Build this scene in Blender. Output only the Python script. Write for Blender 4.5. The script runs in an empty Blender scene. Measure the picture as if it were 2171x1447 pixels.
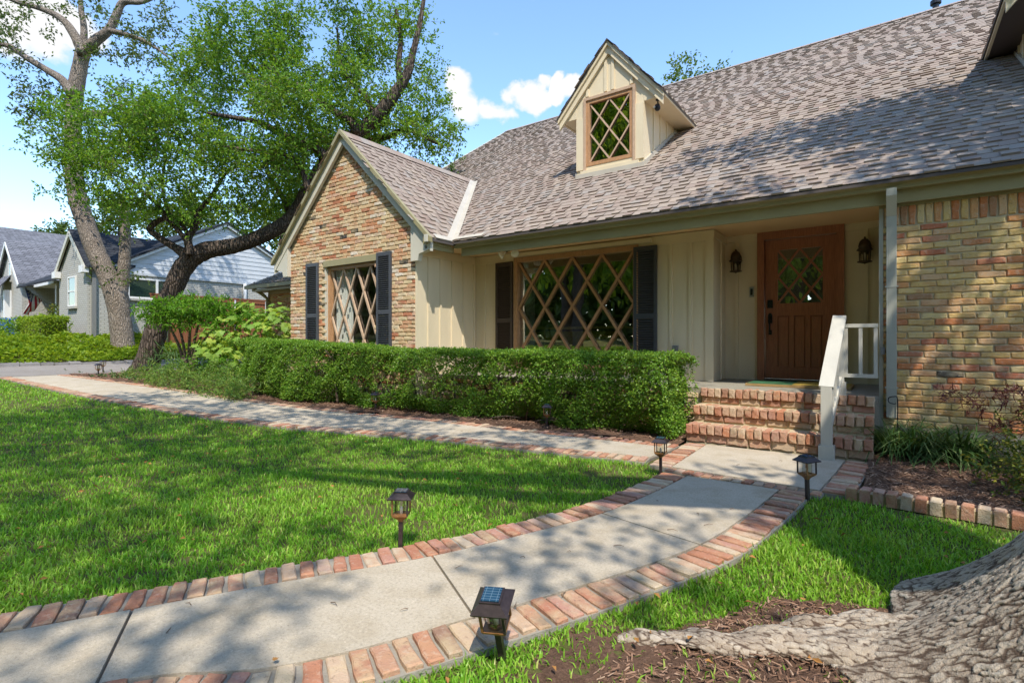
import bpy, math, random
import numpy as np
from mathutils import Vector, Matrix
RAD = math.radians
sc = bpy.context.scene
col = sc.collection
random.seed(5)
rng = np.random.default_rng(11)

# ------------------------------------------------------------------ camera
CAMZ = 1.1
YAW = math.atan(804 / 1120)
cam_data = bpy.data.cameras.new('camera')
cam = bpy.data.objects.new('camera', cam_data)
col.objects.link(cam)
cam.location = (0, 0, CAMZ)
cam.rotation_euler = (RAD(90), 0, YAW)
cam_data.sensor_width = 36
cam_data.lens = 1120 / 2171 * 36
cam_data.shift_y = -3.5 / 2171
cam_data.clip_start = 0.05
cam_data.clip_end = 900
sc.camera = cam

# ------------------------------------------------------------------ light
SUN = Vector((-0.41, 0.46, -0.90)).normalized()      # the way the light travels
sun_data = bpy.data.lights.new('sun', 'SUN')
sun_data.energy = 2.2
sun_data.angle = RAD(0.55)
sun_data.color = (1.0, 0.945, 0.86)
sun = bpy.data.objects.new('sun', sun_data)
col.objects.link(sun)
sun.rotation_euler = SUN.to_track_quat('-Z', 'Y').to_euler()
world = bpy.data.worlds.new('World')
sc.world = world
world.use_nodes = True
wn, wl = world.node_tree.nodes, world.node_tree.links
wn.clear()
def wnode(t, **kw):
    n = wn.new(t)
    for k, v in kw.items():
        setattr(n, k, v)
    return n
w_out = wnode('ShaderNodeOutputWorld')
w_bg = wnode('ShaderNodeBackground')
w_sky = wnode('ShaderNodeTexSky', sky_type='NISHITA')
w_sky.sun_disc = False
w_sky.sun_elevation = math.asin(-SUN.z)
w_sky.sun_rotation = math.atan2(-SUN.x, -SUN.y)
w_sky.air_density = 1.0
w_sky.dust_density = 0.25
w_sky.ozone_density = 1.6
SKY = 0.15
w_bg.inputs[1].default_value = SKY
# white clouds: two that the photograph shows and thin scattered ones all round
w_tc = wnode('ShaderNodeTexCoord')
w_map = wnode('ShaderNodeMapping')
w_map.inputs['Scale'].default_value = (1, 1, 2.2)
w_noise = wnode('ShaderNodeTexNoise')
w_noise.inputs['Scale'].default_value = 11.0
w_noise.inputs['Detail'].default_value = 8
w_noise.inputs['Roughness'].default_value = 0.55
wl.new(w_tc.outputs['Generated'], w_map.inputs[0])
wl.new(w_map.outputs[0], w_noise.inputs['Vector'])
def wmath(op, a, b=None, clamp=False):
    n = wnode('ShaderNodeMath', operation=op)
    n.use_clamp = clamp
    for i, q in enumerate((a, b)):
        if q is None:
            continue
        if isinstance(q, (int, float)):
            n.inputs[i].default_value = q
        else:
            wl.new(q, n.inputs[i])
    return n.outputs[0]
w_wn = wnode('ShaderNodeTexNoise')
w_wn.inputs['Scale'].default_value = 9.0
w_wn.inputs['Detail'].default_value = 6
wl.new(w_tc.outputs['Generated'], w_wn.inputs['Vector'])
w_sub = wnode('ShaderNodeVectorMath', operation='MULTIPLY_ADD')
w_sub.inputs[1].default_value = (0.16, 0.16, 0.16)
w_sub.inputs[2].default_value = (-0.08, -0.08, -0.08)
wl.new(w_wn.outputs['Color'], w_sub.inputs[0])
w_add = wnode('ShaderNodeVectorMath', operation='ADD')
wl.new(w_tc.outputs['Generated'], w_add.inputs[0])
wl.new(w_sub.outputs[0], w_add.inputs[1])
w_warp = wnode('ShaderNodeVectorMath', operation='NORMALIZE')
wl.new(w_add.outputs[0], w_warp.inputs[0])
def cloud_blob(d, inner, outer):
    dv = Vector(d).normalized()
    dot = wnode('ShaderNodeVectorMath', operation='DOT_PRODUCT')
    wl.new(w_warp.outputs[0], dot.inputs[0])
    dot.inputs[1].default_value = dv
    mr = wnode('ShaderNodeMapRange')
    mr.inputs['From Min'].default_value = math.cos(RAD(outer))
    mr.inputs['From Max'].default_value = math.cos(RAD(inner))
    wl.new(dot.outputs['Value'], mr.inputs['Value'])
    return mr.outputs[0]
def view_dir(px, py):
    f = Vector((-math.sin(YAW), math.cos(YAW), 0)); r = Vector((math.cos(YAW), math.sin(YAW), 0))
    return f + r * ((px - 1085.5) / 1120) + Vector((0, 0, 1)) * ((720 - py) / 1120)
blob = None
for (px, py, i, o) in [(985, 212, 0.8, 3.4), (1050, 205, 0.3, 2.2), (1110, 200, 0.2, 1.9), (1165, 190, 0.2, 1.8), (1215, 185, 0.2, 1.9), (1260, 192, 0.2, 1.8),
                       (70, 55, 1.0, 4.0), (20, 40, 0.8, 3.6), (120, 70, 0.3, 2.5)]:
    b = cloud_blob(view_dir(px, py), i, o)
    blob = b if blob is None else wmath('MAXIMUM', blob, b)
shape = wmath('ADD', wmath('MULTIPLY', wmath('SUBTRACT', w_noise.outputs['Fac'], 0.5), 2.0), wmath('MULTIPLY', blob, 1.15))
wide = wnode('ShaderNodeTexNoise')
wide.inputs['Scale'].default_value = 1.7
wl.new(w_map.outputs[0], wide.inputs['Vector'])
shape = wmath('ADD', shape, wmath('MULTIPLY', wmath('SUBTRACT', wide.outputs['Fac'], 0.60, True), 0.45))
w_ramp = wnode('ShaderNodeMapRange', interpolation_type='SMOOTHSTEP')
w_ramp.inputs['From Min'].default_value = 0.30
w_ramp.inputs['From Max'].default_value = 0.85
wl.new(shape, w_ramp.inputs['Value'])
w_mix = wnode('ShaderNodeMix', data_type='RGBA')
wl.new(w_ramp.outputs[0], w_mix.inputs['Factor'])
# a little contrast and saturation for the clear air of the picture
w_hsv = wnode('ShaderNodeHueSaturation')
w_hsv.inputs['Saturation'].default_value = 1.08
w_hsv.inputs['Value'].default_value = 0.97
wl.new(w_sky.outputs[0], w_hsv.inputs['Color'])
wl.new(w_hsv.outputs[0], w_mix.inputs['A'])
w_mix.inputs['B'].default_value = (2.6, 2.6, 2.65, 1)
wl.new(w_mix.outputs['Result'], w_bg.inputs[0])
wl.new(w_bg.outputs[0], w_out.inputs[0])
sc.view_settings.view_transform = 'Standard'
sc.view_settings.look = 'None'
sc.view_settings.gamma = 1
sc.view_settings.use_curve_mapping = False
sc.view_settings.exposure = 1.4
sc.cycles.max_bounces = 10
sc.cycles.diffuse_bounces = 6
sc.cycles.transparent_max_bounces = 12
sc.cycles.sample_clamp_indirect = 6

# ------------------------------------------------------------------ object helpers
def tag(o, label=None, cat=None, group=None, kind=None):
    if label: o['label'] = label
    if cat: o['category'] = cat
    if group: o['group'] = group
    if kind: o['kind'] = kind
    return o
def thing(name, label, cat, loc=(0, 0, 0), group=None, rotz=0):
    o = bpy.data.objects.new(name, None)
    o.empty_display_size = 0.2
    o.location = loc
    o.rotation_euler = (0, 0, rotz)
    col.objects.link(o)
    return tag(o, label, cat, group)
def setp(o, parent):
    o.parent = parent
    if parent is not None and parent.parent is None and parent.type == 'EMPTY':
        m = Matrix.Translation(parent.location) @ parent.rotation_euler.to_matrix().to_4x4()
        o.matrix_parent_inverse = m.inverted()
def link(name, me, parent=None, mats=None):
    o = bpy.data.objects.new(name, me)
    if mats is not None:
        for m in (mats if isinstance(mats, (list, tuple)) else [mats]):
            me.materials.append(m)
    col.objects.link(o)
    if parent is not None:
        setp(o, parent)
    return o
class MB:
    def __init__(s):
        s.v = []; s.f = []; s.m = []
    def add(s, vs, fs, mi=0):
        b = len(s.v)
        s.v += [tuple(p) for p in vs]
        s.f += [tuple(i + b for i in f) for f in fs]
        s.m += [mi] * len(fs)
        return s
    def box(s, x0, x1, y0, y1, z0, z1, mi=0):
        vs = [(x, y, z) for z in (z0, z1) for y in (y0, y1) for x in (x0, x1)]
        return s.add(vs, [(0, 2, 3, 1), (4, 5, 7, 6), (0, 1, 5, 4), (2, 6, 7, 3), (0, 4, 6, 2), (1, 3, 7, 5)], mi)
    def obox(s, c, a, b, d, mi=0):
        c, a, b, d = map(Vector, (c, a, b, d))
        vs = [c + a * i + b * j + d * k for k in (-1, 1) for j in (-1, 1) for i in (-1, 1)]
        return s.add(vs, [(0, 2, 3, 1), (4, 5, 7, 6), (0, 1, 5, 4), (2, 6, 7, 3), (0, 4, 6, 2), (1, 3, 7, 5)], mi)
    def bar(s, p, q, w, d, nrm, mi=0):
        p, q, nrm = Vector(p), Vector(q), Vector(nrm).normalized()
        t = (q - p)
        side = t.normalized().cross(nrm).normalized()
        return s.obox((p + q) / 2, t / 2, side * (w / 2), nrm * (d / 2), mi)
    def prism(s, poly, ext, mi=0):
        n = len(poly); e = Vector(ext)
        vs = [Vector(p) for p in poly] + [Vector(p) + e for p in poly]
        fs = [tuple(range(n))[::-1], tuple(range(n, 2 * n))] + [(i, (i + 1) % n, n + (i + 1) % n, n + i) for i in range(n)]
        return s.add(vs, fs, mi)
    def tube(s, pts, rad, n=8, mi=0, jit=0.0, seed=0, caps=True):
        r = random.Random(seed)
        pts = [Vector(p) for p in pts]
        if isinstance(rad, (int, float)): rad = [rad] * len(pts)
        vs = []; fs = []
        ref = Vector((0.31, 0.17, 0.93))
        prev = None
        for i, p in enumerate(pts):
            t = (pts[min(i + 1, len(pts) - 1)] - pts[max(i - 1, 0)]).normalized()
            a = t.cross(ref)
            if prev is not None:
                a = prev - t * prev.dot(t)
            if a.length < 1e-4: a = t.orthogonal()
            a.normalize(); prev = a
            b = t.cross(a)
            for k in range(n):
                q = 2 * math.pi * k / n
                rr = rad[i] * (1 + r.uniform(-jit, jit))
                vs.append(p + (a * math.cos(q) + b * math.sin(q)) * rr)
        for i in range(len(pts) - 1):
            for k in range(n):
                fs.append((i * n + k, i * n + (k + 1) % n, (i + 1) * n + (k + 1) % n, (i + 1) * n + k))
        if caps:
            fs.append(tuple(range(n))[::-1]); fs.append(tuple((len(pts) - 1) * n + k for k in range(n)))
        return s.add(vs, fs, mi)
    def lathe(s, prof, c, n=16, mi=0, rot=0.0):
        vs = []; fs = []
        for (r, z) in prof:
            for k in range(n):
                q = 2 * math.pi * (k) / n + rot
                vs.append((c[0] + r * math.cos(q), c[1] + r * math.sin(q), c[2] + z))
        for i in range(len(prof) - 1):
            for k in range(n):
                fs.append((i * n + k, i * n + (k + 1) % n, (i + 1) * n + (k + 1) % n, (i + 1) * n + k))
        fs.append(tuple(range(n))[::-1]); fs.append(tuple((len(prof) - 1) * n + k for k in range(n)))
        return s.add(vs, fs, mi)
    def build(s, name, mats, parent=None, smooth=False):
        me = bpy.data.meshes.new(name)
        me.from_pydata([tuple(p) for p in s.v], [], s.f)
        o = link(name, me, parent, mats)
        if any(s.m): me.polygons.foreach_set('material_index', s.m)
        if smooth: me.polygons.foreach_set('use_smooth', [True] * len(me.polygons))
        me.update()
        return o
def np_mesh(name, V, F, mats, parent=None, mi=None, smooth=False):
    """V (n,3), F (m,k) with one k"""
    me = bpy.data.meshes.new(name)
    V = np.asarray(V, np.float32); F = np.asarray(F, np.int32)
    m, k = F.shape
    me.vertices.add(len(V)); me.vertices.foreach_set('co', V.ravel())
    me.loops.add(m * k); me.loops.foreach_set('vertex_index', F.ravel())
    me.polygons.add(m)
    me.polygons.foreach_set('loop_start', np.arange(0, m * k, k, dtype=np.int32))
    if mi is not None: me.polygons.foreach_set('material_index', np.asarray(mi, np.int32))
    me.polygons.foreach_set('use_smooth', np.full(m, smooth))
    me.update(calc_edges=True)
    return link(name, me, parent, mats)
def catmull(pts, per=8):
    P = [np.array(p, float) for p in pts]
    P = [2 * P[0] - P[1]] + P + [2 * P[-1] - P[-2]]
    out = []
    for i in range(1, len(P) - 2):
        for k in range(per):
            t = k / per
            out.append(0.5 * ((2 * P[i]) + (-P[i - 1] + P[i + 1]) * t + (2 * P[i - 1] - 5 * P[i] + 4 * P[i + 1] - P[i + 2]) * t * t + (-P[i - 1] + 3 * P[i] - 3 * P[i + 1] + P[i + 2]) * t ** 3))
    out.append(P[-2])
    return np.array(out)
def in_poly(x, y, poly):
    inside = np.zeros(len(x), bool)
    n = len(poly)
    for i in range(n):
        x0, y0 = poly[i][:2]; x1, y1 = poly[(i + 1) % n][:2]
        if y0 == y1: continue
        c = ((y0 > y) != (y1 > y)) & (x < (x1 - x0) * (y - y0) / (y1 - y0) + x0)
        inside ^= c
    return inside
KX = [-300, -60, -22.3, -19.15, -19.0, -6, 300]
KZ = [6.0, 2.0, 0.95, 0.42, 0.39, 0, 0]
def gz(x):
    return np.interp(x, KX, KZ)
FV = np.array([-math.sin(YAW), math.cos(YAW), 0]); RV = np.array([math.cos(YAW), math.sin(YAW), 0])
def at(px, py, d):
    """world point at forward distance d seen along a photograph direction (used to lay out irregular plants and branches)"""
    return np.array([0, 0, CAMZ]) + d * (FV + RV * ((px - 1085.5) / 1120) + np.array([0, 0, 1.0]) * ((720 - py) / 1120))
def size_of(p):
    d = p[:, 0] * FV[0] + p[:, 1] * FV[1]; r = p[:, 0] * RV[0] + p[:, 1] * RV[1]
    ok = (d > 0.2) & (np.abs(r / np.maximum(d, 0.2)) < 1.02) & (np.abs((p[:, 2] - CAMZ) / np.maximum(d, 0.2)) < 0.7)
    return np.where(ok, 1 / np.maximum(d, 0.2), 1e-3 / np.maximum(np.abs(d), 0.2))

# ------------------------------------------------------------------ materials
def mat_new(name):
    m = bpy.data.materials.new(name)
    m.use_nodes = True
    nt = m.node_tree
    nt.nodes.clear()
    return m, nt
class N:
    """small node-graph helper"""
    def __init__(s, name):
        s.m, s.nt = mat_new(name)
    def n(s, t, _in=None, **kw):
        nd = s.nt.nodes.new(t)
        for k, v in kw.items(): setattr(nd, k, v)
        for k, v in (_in or {}).items(): s.set(nd.inputs[k], v)
        return nd
    def set(s, sock, v):
        if isinstance(v, bpy.types.NodeSocket): s.nt.links.new(v, sock)
        elif isinstance(v, (tuple, list)) and len(v) == 3 and sock.type == 'RGBA': sock.default_value = (*v, 1)
        else: sock.default_value = v
    def math(s, op, a, b=0.0, clamp=False):
        nd = s.n('ShaderNodeMath', {0: a, 1: b}, operation=op); nd.use_clamp = clamp
        return nd.outputs[0]
    def mix(s, f, a, b, blend='MIX'):
        nd = s.n('ShaderNodeMix', data_type='RGBA', blend_type=blend)
        s.set(nd.inputs['Factor'], f); s.set(nd.inputs['A'], a); s.set(nd.inputs['B'], b)
        return nd.outputs['Result']
    def noise(s, scale, detail=3, rough=0.55, vec=None, dist=0.0):
        nd = s.n('ShaderNodeTexNoise', {'Scale': scale, 'Detail': detail, 'Roughness': rough, 'Distortion': dist})
        if vec is not None: s.set(nd.inputs['Vector'], vec)
        return nd.outputs['Fac']
    def pos(s, scale=(1, 1, 1)):
        g = s.n('ShaderNodeNewGeometry')
        mp = s.n('ShaderNodeMapping', {'Vector': g.outputs['Position'], 'Scale': scale})
        return mp.outputs[0]
    def objpos(s, scale=(1, 1, 1)):
        g = s.n('ShaderNodeTexCoord')
        mp = s.n('ShaderNodeMapping', {'Vector': g.outputs['Object'], 'Scale': scale})
        return mp.outputs[0]
    def ramp(s, f, stops, interp='LINEAR'):
        nd = s.n('ShaderNodeValToRGB', {'Fac': f})
        cr = nd.color_ramp; cr.interpolation = interp
        while len(cr.elements) < len(stops): cr.elements.new(0.5)
        for e, (p, c) in zip(cr.elements, stops):
            e.position = p; e.color = (*c, 1)
        return nd.outputs['Color']
    def rng(s, v, a, b, c=0.0, d=1.0):
        nd = s.n('ShaderNodeMapRange', {'Value': v, 'From Min': a, 'From Max': b, 'To Min': c, 'To Max': d})
        return nd.outputs[0]
    def rand(s):
        g = s.n('ShaderNodeNewGeometry'); o = s.n('ShaderNodeObjectInfo')
        return s.math('FRACT', s.math('ADD', s.math('MULTIPLY', g.outputs['Random Per Island'], 7.31), o.outputs['Random']))
    def bump(s, h, dist, strength=1.0, prev=None):
        nd = s.n('ShaderNodeBump', {'Height': h, 'Distance': dist, 'Strength': strength})
        if prev is not None: s.set(nd.inputs['Normal'], prev)
        return nd.outputs[0]
    def principled(s, colr, rough=0.8, normal=None, spec=0.3, metal=0.0):
        p = s.n('ShaderNodeBsdfPrincipled', {'Base Color': colr, 'Roughness': rough, 'Metallic': metal})
        p.inputs['Specular IOR Level'].default_value = spec
        if normal is not None: s.set(p.inputs['Normal'], normal)
        return p.outputs[0]
    def out(s, sh):
        o = s.n('ShaderNodeOutputMaterial')
        s.nt.links.new(sh, o.inputs['Surface'])
        return s.m
def paint(name, c, rough=0.55, var=0.08, dirt=0.15, bump=0.0006, grain=None, spec=0.35):
    g = N(name)
    v = g.pos() if grain is None else g.pos(grain)
    n1 = g.noise(3.0, 4, 0.6, g.pos((1, 1, 0.35)))
    n2 = g.noise(60, 3, 0.6, v)
    c1 = g.mix(g.rng(n1, 0.35, 0.75), c, tuple(x * (1 - dirt) for x in c))
    c2 = g.mix(g.rng(n2, 0.3, 0.8, 0, var), c1, tuple(x * 0.5 for x in c))
    return g.out(g.principled(c2, rough, g.bump(n2, bump), spec))
def brick_mat(name, stops, mortarish=0.25):
    g = N(name)
    r = g.rand()
    base = g.ramp(r, stops, 'CONSTANT')
    off = g.n('ShaderNodeCombineXYZ', {0: g.math('MULTIPLY', r, 37.0), 1: g.math('MULTIPLY', r, 91.0), 2: g.math('MULTIPLY', r, 53.0)}).outputs[0]
    g2 = g.n('ShaderNodeNewGeometry')
    vec = g.n('ShaderNodeVectorMath', {0: g2.outputs['Position'], 1: off}, operation='ADD').outputs[0]
    n1 = g.noise(9, 4, 0.6, vec); n2 = g.noise(38, 4, 0.65, vec); n3 = g.noise(140, 2, 0.6, vec)
    r2 = g.math('FRACT', g.math('MULTIPLY', r, 17.7))
    c = g.mix(g.rng(n1, 0.42, 0.66, 0, 0.55), base, g.ramp(r2, [(0.0, (0.42, 0.17, 0.08)), (0.35, (0.55, 0.43, 0.25)), (0.7, (0.48, 0.28, 0.15)), (0.9, (0.28, 0.17, 0.10))], 'CONSTANT'))
    c = g.mix(g.rng(n2, 0.53, 0.78, 0, mortarish + 0.3), c, (0.56, 0.49, 0.38))         # mortar smears
    c = g.mix(g.rng(n2, 0.40, 0.27, 0, 0.6), c, (0.10, 0.065, 0.045))                   # soot and pits
    c = g.mix(g.rng(n3, 0.36, 0.24, 0, 0.5), c, (0.09, 0.05, 0.035))
    h = g.math('ADD', g.math('MULTIPLY', n2, 1.0), g.math('MULTIPLY', n3, 0.5))
    return g.out(g.principled(c, 0.92, g.bump(h, 0.007, 0.9), 0.15))
HOUSE_STOPS = [(0.0, (0.66, 0.49, 0.29)), (0.18, (0.64, 0.45, 0.25)), (0.32, (0.68, 0.54, 0.36)), (0.46, (0.60, 0.34, 0.19)), (0.60, (0.54, 0.235, 0.115)),
               (0.66, (0.46, 0.18, 0.10)), (0.71, (0.62, 0.40, 0.27)), (0.82, (0.65, 0.51, 0.30)), (0.91, (0.38, 0.25, 0.16)), (0.945, (0.70, 0.61, 0.48)), (0.985, (0.05, 0.045, 0.045))]
PAVE_STOPS = [(0.0, (0.43, 0.235, 0.15)), (0.2, (0.41, 0.19, 0.115)), (0.36, (0.48, 0.34, 0.23)), (0.5, (0.42, 0.22, 0.16)), (0.62, (0.50, 0.39, 0.27)), (0.74, (0.38, 0.165, 0.10)),
              (0.84, (0.45, 0.30, 0.22)), (0.93, (0.28, 0.165, 0.11))]
STEP_STOPS = [(0.0, (0.46, 0.25, 0.16)), (0.2, (0.48, 0.31, 0.20)), (0.4, (0.40, 0.19, 0.12)), (0.55, (0.52, 0.38, 0.25)), (0.7, (0.42, 0.23, 0.16)), (0.85, (0.31, 0.19, 0.13)), (0.94, (0.46, 0.20, 0.11))]
M = {}
M['house_brick'] = brick_mat('house_brick', HOUSE_STOPS)
WALL_STOPS = [(0.0, (0.62, 0.43, 0.155)), (0.2, (0.60, 0.39, 0.14)), (0.36, (0.64, 0.48, 0.22)), (0.5, (0.57, 0.29, 0.115)), (0.60, (0.54, 0.20, 0.075)),
              (0.69, (0.47, 0.165, 0.085)), (0.76, (0.59, 0.36, 0.18)), (0.86, (0.62, 0.46, 0.19)), (0.95, (0.35, 0.20, 0.10)), (0.988, (0.045, 0.04, 0.04))]
M['wall_brick'] = brick_mat('wall_brick', WALL_STOPS, 0.4)
M['pave_brick'] = brick_mat('pave_brick', PAVE_STOPS, 0.2)
M['step_brick'] = brick_mat('step_brick', STEP_STOPS, 0.15)
def mortar_mat(name, c):
    g = N(name)
    n1 = g.noise(6, 4, 0.6, g.pos()); n2 = g.noise(120, 3, 0.6, g.pos())
    cc = g.mix(g.rng(n1, 0.3, 0.7), c, tuple(x * 0.72 for x in c))
    return g.out(g.principled(cc, 0.95, g.bump(n2, 0.004), 0.1))
M['mortar'] = mortar_mat('mortar', (0.56, 0.46, 0.29))
M['mortar_dark'] = mortar_mat('mortar_dark', (0.24, 0.20, 0.155))
M['pave_mortar'] = mortar_mat('pave_mortar', (0.34, 0.305, 0.245))
M['siding'] = paint('siding_paint', (0.74, 0.62, 0.42), 0.55, 0.05, 0.1, 0.0004, (1, 1, 0.1))
M['trim'] = paint('trim_paint', (0.60, 0.56, 0.45), 0.5, 0.06, 0.12)
M['gutter'] = paint('gutter_paint', (0.33, 0.285, 0.145), 0.42, 0.05, 0.12)
M['downspout'] = paint('downspout_paint', (0.47, 0.46, 0.38), 0.45, 0.05, 0.1)
M['ceiling'] = paint('porch_ceiling_paint', (0.78, 0.54, 0.30), 0.6, 0.04, 0.06)
M['rail'] = paint('rail_paint', (0.52, 0.485, 0.40), 0.5, 0.12, 0.15, 0.001, (1, 1, 0.2))
M['shaded_soffit'] = paint('shaded_soffit_tone', (0.10, 0.075, 0.065), 0.6, 0.05, 0.1)  # right dormer's soffits: leaf shade put into the colour, darker than the siding
M['white'] = paint('white_paint', (0.76, 0.75, 0.72), 0.5, 0.05, 0.08)
M['flashing'] = paint('flashing_metal_paint', (0.52, 0.47, 0.38), 0.5, 0.1, 0.15)
M['shutter'] = paint('shutter_paint', (0.07, 0.072, 0.08), 0.42, 0.05, 0.2, 0.0004)
M['brown_shutter'] = paint('brown_shutter_paint', (0.075, 0.052, 0.04), 0.45, 0.05, 0.2, 0.0004)
def wood(name, c, rough=0.5, axis=(14, 14, 1.0), contrast=0.45, spec=0.4):
    g = N(name)
    n1 = g.noise(7, 5, 0.6, g.pos(axis), 0.6); n2 = g.noise(2.2, 2, 0.5, g.pos())
    cc = g.mix(g.rng(n1, 0.3, 0.72), tuple(x * (1 - contrast) for x in c), tuple(x * 1.15 for x in c))
    cc = g.mix(g.rng(n2, 0.3, 0.8, 0, 0.3), cc, tuple(x * 0.55 for x in c))
    return g.out(g.principled(cc, rough, g.bump(n1, 0.0012), spec))
M['window_wood'] = wood('window_wood', (0.50, 0.27, 0.13), 0.45, (6, 6, 2.0), 0.25)
M['pale_wood'] = wood('pale_window_wood', (0.55, 0.38, 0.25), 0.5, (6, 6, 2.0), 0.2)
M['door_wood'] = wood('door_wood', (0.43, 0.165, 0.085), 0.38, (14, 14, 0.8), 0.35)
M['fence_wood'] = wood('fence_wood', (0.30, 0.115, 0.055), 0.75, (10, 10, 0.7), 0.35, 0.2)
def metal(name, c, rough=0.4, met=0.8):
    g = N(name)
    n1 = g.noise(40, 3, 0.6, g.objpos())
    return g.out(g.principled(g.mix(g.rng(n1, 0.35, 0.7), c, tuple(x * 0.6 for x in c)), rough, g.bump(n1, 0.0005), 0.5, met))
M['bronze'] = metal('bronze', (0.10, 0.065, 0.038), 0.45, 0.6)
M['black_metal'] = metal('black_metal', (0.02, 0.02, 0.024), 0.4, 0.3)
M['lamp_metal'] = metal('lamp_metal', (0.06, 0.043, 0.042), 0.38, 0.35)
M['amber'] = metal('amber_plastic', (0.33, 0.15, 0.05), 0.35, 0.0)
M['steel'] = metal('steel', (0.55, 0.55, 0.53), 0.35, 0.7)
M['black_iron'] = metal('hardware', (0.035, 0.036, 0.034), 0.4, 0.6)
def glass(name, refl=0.28, tint=(1, 1, 1), wave=0.0, rough=0.0):
    g = N(name)
    lw = g.n('ShaderNodeFresnel', {'IOR': 1.5}).outputs[0]
    f = g.math('ADD', g.math('MULTIPLY', lw, 1.2), refl, True)
    f = g.math('MULTIPLY', f, g.math('SUBTRACT', 1.0, g.n('ShaderNodeNewGeometry').outputs['Backfacing']))
    nb = g.bump(g.noise(2.3, 2, 0.5, g.pos()), wave) if wave else None
    gl = g.n('ShaderNodeBsdfGlossy', {'Color': (0.95, 0.97, 0.97), 'Roughness': rough})
    if nb is not None: g.set(gl.inputs['Normal'], nb)
    tr = g.n('ShaderNodeBsdfTransparent', {'Color': tint})
    mx = g.n('ShaderNodeMixShader', {0: f, 1: tr.outputs[0], 2: gl.outputs[0]})
    return g.out(mx.outputs[0])
M['glass'] = glass('window_glass', 0.42, (0.75, 0.78, 0.72), 0.0012)
M['clear_glass'] = glass('clear_window_glass', 0.07, (0.96, 0.97, 0.95), 0.0012)
M['dormer_glass'] = glass('dormer_window_glass', 0.2, (0.5, 0.55, 0.52), 0.0012)
M['far_glass'] = glass('far_window_glass', 0.06, (0.5, 0.62, 0.55), 0.0)
M['lamp_glass'] = glass('lamp_glass', 0.06, (0.88, 0.86, 0.8), 0.0, 0.05)
g = N('solar_cell')
gx = g.n('ShaderNodeTexBrick', {'Vector': g.objpos((22, 22, 22)), 'Color1': (0.012, 0.045, 0.075), 'Color2': (0.014, 0.05, 0.085), 'Mortar': (0.10, 0.16, 0.2), 'Mortar Size': 0.02, 'Scale': 1.0}, offset=0.0)
M['solar'] = g.out(g.principled(gx.outputs[0], 0.12, None, 0.6))
def concrete(name, c):
    g = N(name)
    p = g.pos()
    n0 = g.noise(0.8, 3, 0.5, p); n1 = g.noise(4, 6, 0.65, p, 0.4); n2 = g.noise(75, 4, 0.7, p); n3 = g.noise(240, 2, 0.6, p); n4 = g.noise(16, 5, 0.7, p)
    vo = g.n('ShaderNodeTexVoronoi', {'Vector': p, 'Scale': 95.0, 'Randomness': 1.0}).outputs['Distance']
    cc = g.mix(g.rng(n0, 0.3, 0.7), c, tuple(x * 0.82 for x in c))
    cc = g.mix(g.rng(n1, 0.45, 0.68, 0, 0.6), cc, (c[0] * 0.68, c[1] * 0.63, c[2] * 0.54))
    cc = g.mix(g.rng(n4, 0.56, 0.72, 0, 0.4), cc, (c[0] * 0.6, c[1] * 0.57, c[2] * 0.5))
    cc = g.mix(g.rng(n2, 0.50, 0.68, 0, 0.6), cc, tuple(x * 0.52 for x in c))
    cc = g.mix(g.rng(n2, 0.42, 0.30, 0, 0.5), cc, tuple(min(x * 1.4, .8) for x in c))
    cc = g.mix(g.rng(vo, 0.20, 0.06, 0, 0.6), cc, (0.13, 0.10, 0.075))
    cc = g.mix(g.rng(n3, 0.6, 0.8, 0, 0.3), cc, (0.75, 0.72, 0.66))
    return g.out(g.principled(cc, 0.88, g.bump(g.math('ADD', n2, n3), 0.003), 0.2))
M['concrete'] = concrete('concrete', (0.53, 0.45, 0.335))
M['drive'] = concrete('driveway_concrete', (0.30, 0.265, 0.23))
M['foundation'] = concrete('foundation_concrete', (0.34, 0.31, 0.24))
def soil(name, c, c2, sc_=18):
    g = N(name)
    n1 = g.noise(sc_, 5, 0.7, g.pos()); n2 = g.noise(160, 3, 0.7, g.pos()); n0 = g.noise(1.1, 3, 0.5, g.pos())
    cc = g.mix(g.rng(n1, 0.35, 0.65), c, c2)
    cc = g.mix(g.rng(n2, 0.4, 0.7, 0, 0.7), cc, tuple(x * 0.4 for x in c))
    cc = g.mix(g.rng(n0, 0.4, 0.7, 0, 0.35), cc, tuple(x * 1.5 for x in c2))
    return g.out(g.principled(cc, 0.95, g.bump(n1, 0.02), 0.1))
M['ground'] = soil('lawn_ground', (0.075, 0.085, 0.020), (0.115, 0.105, 0.04), 6)
M['mulch_bed'] = soil('mulch_bed', (0.10, 0.058, 0.037), (0.17, 0.10, 0.066), 30)
g = N('mulch_chip')
r = g.rand()
M['chip'] = g.out(g.principled(g.ramp(r, [(0, (0.09, 0.05, 0.032)), (0.3, (0.18, 0.10, 0.062)), (0.6, (0.26, 0.15, 0.095)), (0.85, (0.34, 0.21, 0.14)), (1, (0.42, 0.29, 0.20))]), 0.9, None, 0.1))
def leaf_mat(name, stops, transl=0.35, clump=1.2, rough=0.5, spec=0.3):
    g = N(name)
    r = g.rand()
    c = g.ramp(r, stops)
    n = g.noise(clump, 3, 0.6, g.pos())
    c = g.mix(g.rng(n, 0.35, 0.7, 0, 0.55), c, g.ramp(r, [(0, tuple(x * 0.62 for x in stops[0][1])), (1, tuple(x * 0.75 for x in stops[-1][1]))]))
    p = g.principled(c, rough, None, spec)
    t = g.n('ShaderNodeBsdfTranslucent', {'Color': g.mix(1.0, c, (1.5, 1.35, 0.55), 'MULTIPLY')})
    mx = g.n('ShaderNodeMixShader', {0: transl, 1: p, 2: t.outputs[0]})
    return g.out(mx.outputs[0])
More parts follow.
